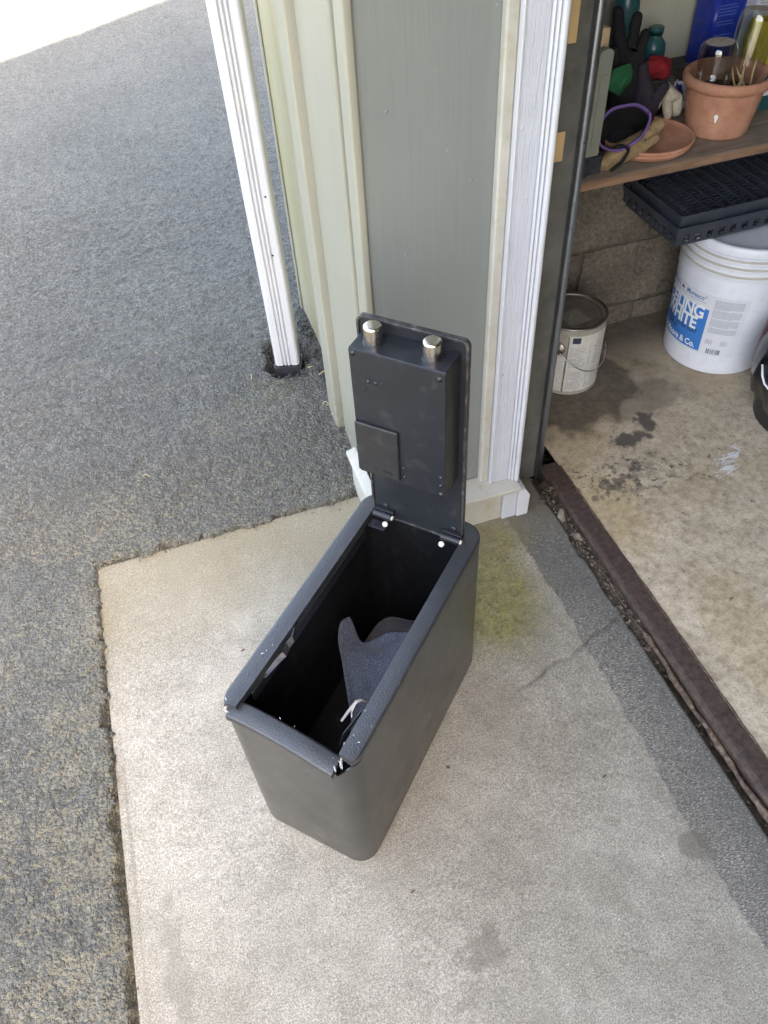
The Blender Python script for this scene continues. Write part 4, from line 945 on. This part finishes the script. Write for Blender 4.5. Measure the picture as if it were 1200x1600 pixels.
# ------------------------------------------------------------------ shelf and trays
SZ = .600
SH = thing('wooden_shelf', 'weathered wooden shelf board over the block wall', 'shelf', (.85, 1.70, SZ))
MB().box(-.02, 2.2, -.227, .158, -.020, 0).build('board', M['shelf'], SH, bev=.002)
MB().box(-.02, 2.2, -.2305, -.2275, -.0205, -.0008).build('front_edge', M['shelf_edge'], SH, bev=.001)
for x in (.05, 1.6): MB().box(x, x + .04, -.18, .0, -.066, -.0208).build('bracket', M['darkwood'], SH, bev=.002)

def tray_thing(label, z, hgt, ins, slots):
    t = thing('seed_tray', label, 'tray', (1.165 + ins, 1.433 + ins, z), 0, None)
    X, Y = .545 - 2 * ins, .262 - 2 * ins; th_ = .0022
    sl = .010                                   # wall slope
    def ringwall(z0, z1, o0, o1):
        mb = MB(); a = rrect(X - 2 * o0, Y - 2 * o0, .010, 3, X / 2, Y / 2); b = rrect(X - 2 * o1, Y - 2 * o1, .010, 3, X / 2, Y / 2); n_ = len(a)
        ai = rrect(X - 2 * o0 - 2 * th_, Y - 2 * o0 - 2 * th_, .008, 3, X / 2, Y / 2); bi = rrect(X - 2 * o1 - 2 * th_, Y - 2 * o1 - 2 * th_, .008, 3, X / 2, Y / 2)
        vs_ = [(*p, z0) for p in a] + [(*p, z1) for p in b] + [(*p, z1) for p in bi] + [(*p, z0) for p in ai]
        return mb.add(vs_, [(r_ * n_ + i, r_ * n_ + (i + 1) % n_, ((r_ + 1) % 4) * n_ + (i + 1) % n_, ((r_ + 1) % 4) * n_ + i) for r_ in range(4) for i in range(n_)])
    if slots:
        sharp_smooth(ringwall(.001, .0075, .009, .0085).build('base_band', M['tray'], t), 40)
        sharp_smooth(ringwall(.030, hgt - .010, .008, .006).build('wall', M['tray'], t), 40)
        me_f = MB().box(-.008, .008, 0, .0022, 0, .0224).mesh('slot_post'); me_s = MB().box(0, .0022, -.008, .008, 0, .0224).mesh('slot_post')
        for me_ in (me_f, me_s): me_.materials.append(M['tray'])
        x = .018
        while x < X - .01:
            o = bpy.data.objects.new('slot_post', me_f); COL.objects.link(o); o.parent = t; o.location = (x, .0084, .0076); x += .033
        y = .020
        while y < Y - .01:
            o = bpy.data.objects.new('slot_post', me_s); COL.objects.link(o); o.parent = t; o.location = (.0084, y, .0076); y += .033
    else:
        sharp_smooth(ringwall(.001, hgt - .022, .012, .008).build('wall', M['tray'], t), 40)
    sharp_smooth(ringwall(hgt - .0225, hgt - .012, .0045, .0035).build('rim_step', M['tray'], t), 40)
    sharp_smooth(ringwall(hgt - .0118, hgt, .0015, .0).build('rim', M['tray'], t), 40)
    mf = MB().box(0, X - .03, -.0016, .0016, 0, .005).mesh('grid_bar'); ms = MB().box(-.0026, .0026, 0, Y - .03, 0, .007).mesh('grid_bar')
    for me_ in (mf, ms): me_.materials.append(M['tray'])
    y = .026; gz = .0022 if slots else hgt - .024
    while y < Y - .02:
        o = bpy.data.objects.new('grid_bar', mf); COL.objects.link(o); o.parent = t; o.location = (.015, y, gz); y += .0150
    x = .035
    while x < X - .02:
        o = bpy.data.objects.new('grid_bar', ms); COL.objects.link(o); o.parent = t; o.location = (x, .015, gz + .0008); x += .034
    return t
tray_thing('lower black slotted seed tray resting on the white bucket', .4005, .052, 0, True)
tray_thing('upper black nursery tray with gridded bottom nested in the slotted tray', .418, .062, .006, False)

# ------------------------------------------------------------------ pot, jars, saucers
PX, PY = 1.326, 1.592
P = thing('plant_pot', 'terracotta flower pot holding upturned glass jars', 'pot', (PX, PY, SZ))
PH = .128; PR_ = .095
MB().lathe([(.066, 0), (.071, .001), (.0735, .006), (.087, PH - .030), (.089, PH - .026), (PR_ + .003, PH - .022), (PR_ + .006, PH - .013), (PR_ + .004, PH - .004), (PR_ - .001, PH), (PR_ - .008, PH - .002), (PR_ - .010, PH - .010), (.079, PH - .034), (.064, .014), (0, .012)], 56, caps=False).build('vessel', M['terra'], P, smooth='auto')
a_ = R(228); mb = MB(); rr_ = .0805
spot = [(0, .010), (.004, .007), (.004, .001), (.001, -.009), (-.001, -.010), (-.003, -.001), (-.005, .005), (-.003, .009)]
mb.add([((.0735 + .0135 * (.06 + y - .006) / .114 + .0009) * math.cos(a_ + x / rr_), (.0735 + .0135 * (.06 + y - .006) / .114 + .0009) * math.sin(a_ + x / rr_), .052 + y) for x, y in spot], [tuple(range(8))]).build('paint_drip', M['ink_white'], P)
MB().lathe([(.001, .084), (.074, .084)], 40, caps=False).build('soil', paint('pot_soil', (.06, .04, .03), .95, .1, .4, 60, 150, .9, .004), P)
def jar(label, x, y, z, r, h, ax, flat=1.0):
    J = thing('glass_jar', label, 'jar', (x, y, z))
    J.rotation_euler = Vector((0, 0, 1)).rotation_difference(Vector(ax)).to_euler()
    t_ = .0024
    prof = [(r * .80, 0), (r * .80, .012), (r * .90, .016), (r * .98, .026), (r, .040), (r, h - .020), (r * .96, h - .008), (r * .84, h - .001), (r * .74, h)]
    inn_ = [(max(0, a - t_), b) for a, b in prof[:-1]] + [(r * .70, h - t_ * 1.3)]
    MB().lathe(prof + [(0, h - .001)], 48, caps=False).build('glass', M['glass'], J, smooth='auto')
    MB().lathe([(0, h + .0004), (r * .70, h + .0004), (r * .74, h + .0002)], 40, caps=False).build('dusty_base', M['jar_base'], J, smooth=True)
    return J
jar('short clear jar upside down at the left of the terracotta pot', PX - .036, PY + .002, SZ + .086, .041, .106, (-.05, .02, 1))
jar('tall clear jar upside down leaning right in the terracotta pot', PX + .046, PY + .012, SZ + .088, .042, .152, (.10, .05, 1))
mb_l = ((-.012, -.055, .112, .012, -.035, .18), (.020, -.060, .11, -.008, -.030, .168), (.0, -.050, .11, -.022, -.03, .17), (.03, -.05, .11, .045, -.02, .185), (-.03, -.058, .112, .0, -.045, .15))
for k, (x0, y0, z0, x1, y1, z1) in enumerate(mb_l):
    pth = [(PX + x0 + (x1 - x0) * t_ + .003 * math.sin(5 * t_ + k), PY + y0 + (y1 - y0) * t_, SZ - .022 + z0 + (z1 - z0) * t_) for t_ in (0, .25, .5, .75, 1)]
    o = MB().tube(pth, [.0026, .0024, .0026, .002, .0012], 6).build('twig', M['twig'], smooth=True)
    tag(o, ('dry twig leaning right, second from left in the terracotta pot', 'dry twig leaning left, second from right in the pot', 'middle dry twig between the two jars in the pot', 'rightmost dry twig beside the tall jar in the pot', 'leftmost dry twig in front of the short jar in the pot')[k], 'twig', 'twigs in the terracotta pot')
for k, (z, r, lb) in enumerate(((SZ, .104, 'lower terracotta saucer on the wooden shelf'), (SZ + .0085, .106, 'upper terracotta saucer stacked under the leather glove'))):
    o = MB().lathe([(0, .001), (r - .014, .001), (r - .008, .003), (r, .012), (r + .0015, .016), (r - .002, .0185), (r - .006, .017), (r - .012, .009), (0, .008)], 56, caps=False).build('saucer', M['terra'], smooth='auto')
    o.location = (1.128 + .002 * k, 1.580, z); tag(o, lb, 'saucer')

# ------------------------------------------------------------------ gloves and clutter on the shelf
def skin(name, chains, mat, label, cat, root=0, sub=2, group=None):
    me = bpy.data.meshes.new(name); vs_ = []; es = []; rs = []; key = {}
    def vid(p, r):
        k = tuple(round(c, 4) for c in p)
        if k not in key: key[k] = len(vs_); vs_.append(p); rs.append(r)
        return key[k]
    for ch in chains:
        pr = None
        for x, y, z, r in ch:
            i = vid((x, y, z), r)
            if pr is not None and pr != i: es.append((pr, i))
            pr = i
    me.from_pydata(vs_, es, []); o = bpy.data.objects.new(name, me); COL.objects.link(o); me.materials.append(M[mat])
    o.modifiers.new('skin', 'SKIN')
    for i, d in enumerate(me.skin_vertices[0].data): d.radius = (rs[i], rs[i]) if not isinstance(rs[i], tuple) else rs[i]; d.use_root = (i == root)
    o.modifiers['skin'].use_smooth_shade = True
    k = o.modifiers.new('sub', 'SUBSURF'); k.levels = sub; k.render_levels = sub
    tx = bpy.data.textures.new(name + '_wrinkle', 'CLOUDS'); tx.noise_scale = .022
    d = o.modifiers.new('wr', 'DISPLACE'); d.texture = tx; d.strength = .006; d.mid_level = .5; d.texture_coords = 'GLOBAL'
    return tag(o, label, cat, group)
# black glove standing upright, fingers up
b0 = (1.105, 1.655, .630, .034); b1 = (1.098, 1.655, .690, .036); b2 = (1.092, 1.657, .745, .036)
skin('glove', [[b0, b1, b2], [b2, (1.066, 1.655, .800, .016), (1.056, 1.655, .840, .014), (1.046, 1.655, .880, .012)],
     [b2, (1.096, 1.655, .795, .014), (1.098, 1.655, .830, .013), (1.100, 1.655, .862, .011)],
     [b2, (1.118, 1.655, .780, .014), (1.126, 1.655, .805, .013), (1.130, 1.655, .826, .011)],
     [b1, (1.060, 1.64, .735, .016), (1.044, 1.635, .775, .014), (1.038, 1.632, .81, .012)]], 'gl_black', 'black knit glove standing with fingers up behind the purple cuff', 'glove')
# dark purple-charcoal glove with one finger bent over to the right
skin('glove', [[(1.125, 1.615, .625, .030), (1.130, 1.615, .665, .030), (1.128, 1.618, .705, .026)], [(1.130, 1.615, .665, .030), (1.150, 1.605, .690, .016), (1.165, 1.60, .715, .014), (1.170, 1.60, .728, .011)],
     [(1.128, 1.618, .705, .026), (1.118, 1.62, .74, .014), (1.112, 1.62, .77, .012)]], 'gl_dark', 'charcoal glove slumped in front of the red cloth', 'glove')
# cream glove hanging over
skin('glove', [[(1.196, 1.655, .690, .016), (1.220, 1.652, .690, .018), (1.238, 1.648, .665, .018), (1.243, 1.645, .640, .014), (1.244, 1.645, .622, .010)], [(1.220, 1.652, .690, .018), (1.214, 1.645, .665, .016), (1.218, 1.64, .640, .013), (1.222, 1.64, .622, .009)],
     [(1.196, 1.655, .690, .016), (1.184, 1.640, .672, .011), (1.172, 1.63, .655, .010)]], 'gl_cream', 'cream cloth glove drooping beside the terracotta pot', 'glove')
# tan leather glove under the purple cuff, finger over the saucer
skin('glove', [[(.985, 1.520, .618, .020), (1.015, 1.520, .622, .026), (1.050, 1.522, .630, .026)], [(1.050, 1.522, .630, .026), (1.085, 1.525, .648, .017), (1.112, 1.528, .664, .017), (1.130, 1.530, .676, .014)],
     [(1.050, 1.522, .630, .026), (1.078, 1.510, .634, .012), (1.098, 1.508, .645, .011), (1.112, 1.512, .655, .009)],
     [(.985, 1.520, .618, .020), (.972, 1.505, .606, .012)]], 'gl_tan', 'tan leather work glove lying over the edge of the saucers', 'glove')
def cuff(name, mat_out, mat_in, c, ax, r0, r1, l, label, squash=.8, rim_mat=None, facets=40, wob=.05):
    t = thing(name, label, 'glove', c); t.rotation_euler = Vector((0, 0, 1)).rotation_difference(Vector(ax)).to_euler()
    def f(s, q):
        a = 2 * math.pi * s; r = (r1 + (r0 - r1) * q) * (1 + wob * math.sin(3 * a + 2 * q) + wob * .5 * math.sin(7 * a + q * 3))
        return (r * math.cos(a), squash * r * math.sin(a), -l * (1 - q))
    MB().surf(f, facets, 10).build('sleeve', M[mat_out], t, smooth=True, solid=.003)
    MB().surf(lambda s, q: (lambda p: (p[0] * .90, p[1] * .90, p[2] - .001))(f(s, q)), facets, 10).build('lining', M[mat_in], t, smooth=True)
    MB().tube([f(k / facets, 1) for k in range(facets + 1)], .0032, 8).build('hem', M[rim_mat or mat_out], t, smooth=True)
    MB().add([f(k / facets, 0) for k in range(facets)], [tuple(range(facets))]).build('closed_end', M[mat_in], t)
    return t
camdir = Vector((0, 0, 1.4)) - Vector((1.03, 1.54, .68)); camdir.normalize()
cuff('glove', 'gl_purple', 'gl_black', (1.026, 1.530, .678), (camdir + Vector((.0, .1, .45))).normalized(), .058, .040, .085, 'purple garden glove lying with its dark open cuff facing out', .78, 'gl_purple', 44, .035)
gp = [Vector(p) for p in ((1.024, 1.600, .775), (1.045, 1.596, .781), (1.066, 1.600, .781), (1.077, 1.603, .762), (1.080, 1.606, .744), (1.066, 1.602, .729), (1.051, 1.600, .714), (1.034, 1.596, .724), (1.017, 1.598, .734), (1.018, 1.60, .755))]
gc = sum(gp, Vector()) / len(gp); mb = MB()
ring2 = [gc + (p - gc) * .55 + camdir * (.006 + .004 * (k % 3)) for k, p in enumerate(gp)]; back = [gc + (p - gc) * .8 - camdir * .05 for p in gp]
ng = len(gp); mb.add(gp + ring2 + [gc + camdir * .005] + back, [(k, (k + 1) % ng, ng + (k + 1) % ng, ng + k) for k in range(ng)] + [(ng + k, ng + (k + 1) % ng, 2 * ng) for k in range(ng)] + [((k + 1) % ng, k, 2 * ng + 1 + k, 2 * ng + 1 + (k + 1) % ng) for k in range(ng)])
o = mb.build('glove', M['gl_green'], None, bev=.002); tag(o, 'folded green glove wedged between grey slats and black glove', 'glove')
cuff('glove', 'gl_olive', 'gl_black', (.992, 1.505, .622), (-.55, -.6, .25), .040, .034, .075, 'olive leather glove with dark trimmed cuff drooping over the shelf edge', .55, 'gl_black', 36, .06)
def cloth_ball(s, t_):
    a = 2 * math.pi * s; b_ = math.pi * (t_ - .5); r = 1 + .14 * math.sin(3 * a + 2 * b_) + .1 * math.sin(5 * a - 4 * b_)
    return Vector((.036 * r * math.cos(b_) * math.cos(a), .026 * r * math.cos(b_) * math.sin(a), .024 * r * math.sin(b_)))
o = MB().surf(cloth_ball, 28, 16).build('red_cloth', M['gl_red'], smooth=True); o.location = (1.235, 1.735, .705); o.rotation_euler = (0, .35, .2); tag(o, 'crumpled red cloth behind the gloves on the shelf', 'cloth')
o = MB().box(1.19, 1.28, 1.72, 1.78, SZ, .683).build('cardboard_box', M['darkwood'], bev=.003); tag(o, 'small dark box supporting the red cloth at the shelf back', 'box')
def wrapf(s, t_):
    a = 2 * math.pi * s; b_ = math.pi * (t_ - .5); r = 1 + .2 * math.sin(4 * a + 3 * b_) + .15 * math.sin(7 * a - 5 * b_)
    return Vector((.028 * r * math.cos(b_) * math.cos(a), .03 * r * math.cos(b_) * math.sin(a), .030 * r * math.sin(b_) + .030))
t = thing('crumpled_bag', 'crumpled white and navy plastic bag left of the terracotta pot', 'bag', (1.300, 1.735, SZ))
MB().surf(wrapf, 26, 16).build('film', M['crumple'], t); MB().surf(lambda s, q: wrapf(.05 + .22 * s, .35 + .5 * q) * 1.03, 10, 10).build('blue_print', M['foil'], t)
MB().surf(lambda s, q: wrapf(.55 + .2 * s, .1 + .8 * q) * 1.03, 10, 10).build('blue_print', M['foil'], t)
def bottle(x, y, r, h, label, cap):
    t = thing('bottle', label, 'bottle', (x, y, SZ))
    MB().lathe([(r * .9, 0), (r, .004), (r, h * .70), (r * .92, h * .78), (r * .55, h * .86), (r * .45, h * .88), (r * .45, h * .92)], 32).build('body', M['teal'], t, smooth='auto')
    MB().lathe([(r * .6, h * .90), (r * .62, h * .99), (r * .5, h)], 24).build('cap', M[cap], t, smooth='auto')
bottle(1.276, 1.83, .030, .165, 'short teal bottle by the wall behind the red cloth', 'teal')
bottle(1.190, 1.845, .032, .30, 'tall teal bottle standing behind the black glove', 'ink_white')
# blue jug, white box, yellow bag at the back
t = thing('blue_jug', 'deep blue container with white printing behind the jars', 'container', (1.478, 1.868, SZ))
MB().extr(rrect(.092, .09, .014, 5), lambda x, y: (x, y, 0), lambda x, y: (x * 1.0, y, .30)).build('body', M['bluebox'], t, smooth='auto')
for k, (z, wd) in enumerate(((.185, .05), (.178, .055), (.171, .05), (.164, .052), (.150, .045), (.143, .05), (.120, .05), (.113, .046), (.106, .05), (.099, .04), (.215, .048), (.208, .05), (.201, .05))):
    MB().box(-.036, -.036 + wd, -.0456, -.0452, z, z + .0022).build('printed_line', paint('pale_blue_ink', (.10, .16, .5), .5, .3, .05, 20) if k == 0 else bpy.data.materials['pale_blue_ink'], t)
t = thing('white_box', 'white carton with grey fine print behind the tall jar', 'box', (1.575, 1.85, SZ))
MB().box(-.047, .055, -.05, .05, 0, .30).build('carton', M['paper'], t, bev=.002)
for k in range(26):
    if k % 8 == 7: continue
    MB().box(-.036, .046 - random.uniform(0, .02), -.0506, -.0502, .11 + k * .0062, .1122 + k * .0062).build('printed_line', M['ink_grey'], t)
t = thing('yellow_bag', 'bright yellow bag standing right of the terracotta pot', 'bag', (1.555, 1.755, SZ))
def yb(s, q):
    a = 2 * math.pi * s; w_ = 1 - .35 * q ** 3; return (.062 * math.copysign(abs(math.cos(a)) ** .6, math.cos(a)) * (1 + .02 * math.sin(9 * a)), .034 * w_ * math.copysign(abs(math.sin(a)) ** .6, math.sin(a)) + .003 * math.sin(12 * q + 4 * a), .165 * q)
MB().surf(yb, 40, 14).build('bag_body', M['yellow'], t, smooth=True)
for k in range(5): MB().box(-.045, .03 - .01 * (k % 3), -.0392, -.0385, .03 + k * .009, .0325 + k * .009).build('printed_line', M['ink'], t)
t = thing('teal_carton', 'small teal and white carton at the right edge of the shelf', 'box', (1.492, 1.655, SZ))
MB().box(-.022, .03, -.02, .03, 0, .055).build('carton', M['teal'], t, bev=.002); MB().box(-.0225, .0305, -.0205, .0305, .034, .0555).build('white_band', M['paper'], t, bev=.002)
o = MB().tube([(PX + .060, PY - .050, SZ + .106), (PX + .084, PY - .056, SZ + .155), (PX + .102, PY - .060, SZ + .205)], .003, 8).build('teal_stake', M['teal'], smooth=True); tag(o, 'thin teal plant stake standing at the right of the pot', 'stake')
# grey slats leaning beside the track
for (x, y, wd, top, lb) in ((.902, 1.500, .030, .268, 'left grey plastic slat leaning behind the steel track'), (.940, 1.507, .032, .255, 'right grey plastic slat with rounded top by the gloves')):
    t = thing('leaning_slat', lb, 'slat', (x, y, SZ))
    pts = [(-wd / 2, 0), (wd / 2, 0)] + [(wd / 2 * math.cos(R(a)) * (1 if a < 90 else 1), top - .012 + .010 * math.sin(R(a))) for a in range(10, 171, 20)]
    MB().extr(pts, lambda a, z: (a + .010 * z, -.006, z), lambda a, z: (a + .010 * z, .012, z)).build('slat', M['greyslat'], t, bev=.002)
    MB().extr([(-wd * .25, .06), (wd * .25, .06), (wd * .25, top - .05), (-wd * .25, top - .05)], lambda a, z: (a + .010 * z, -.0085, z), lambda a, z: (a + .010 * z, -.0062, z)).build('raised_panel', M['greyslat'], t, bev=.001)
    MB().box(-wd * .8, wd * .8, -.012, .020, .0, .040).build('rubber_clip', M['navy'], t, bev=.004)
o = MB().box(.936, .957, 1.524, 1.544, SZ, .884).build('wooden_stake', M['lightwood'], bev=.003); tag(o, 'pale wooden stake end showing above the grey slat', 'stake')
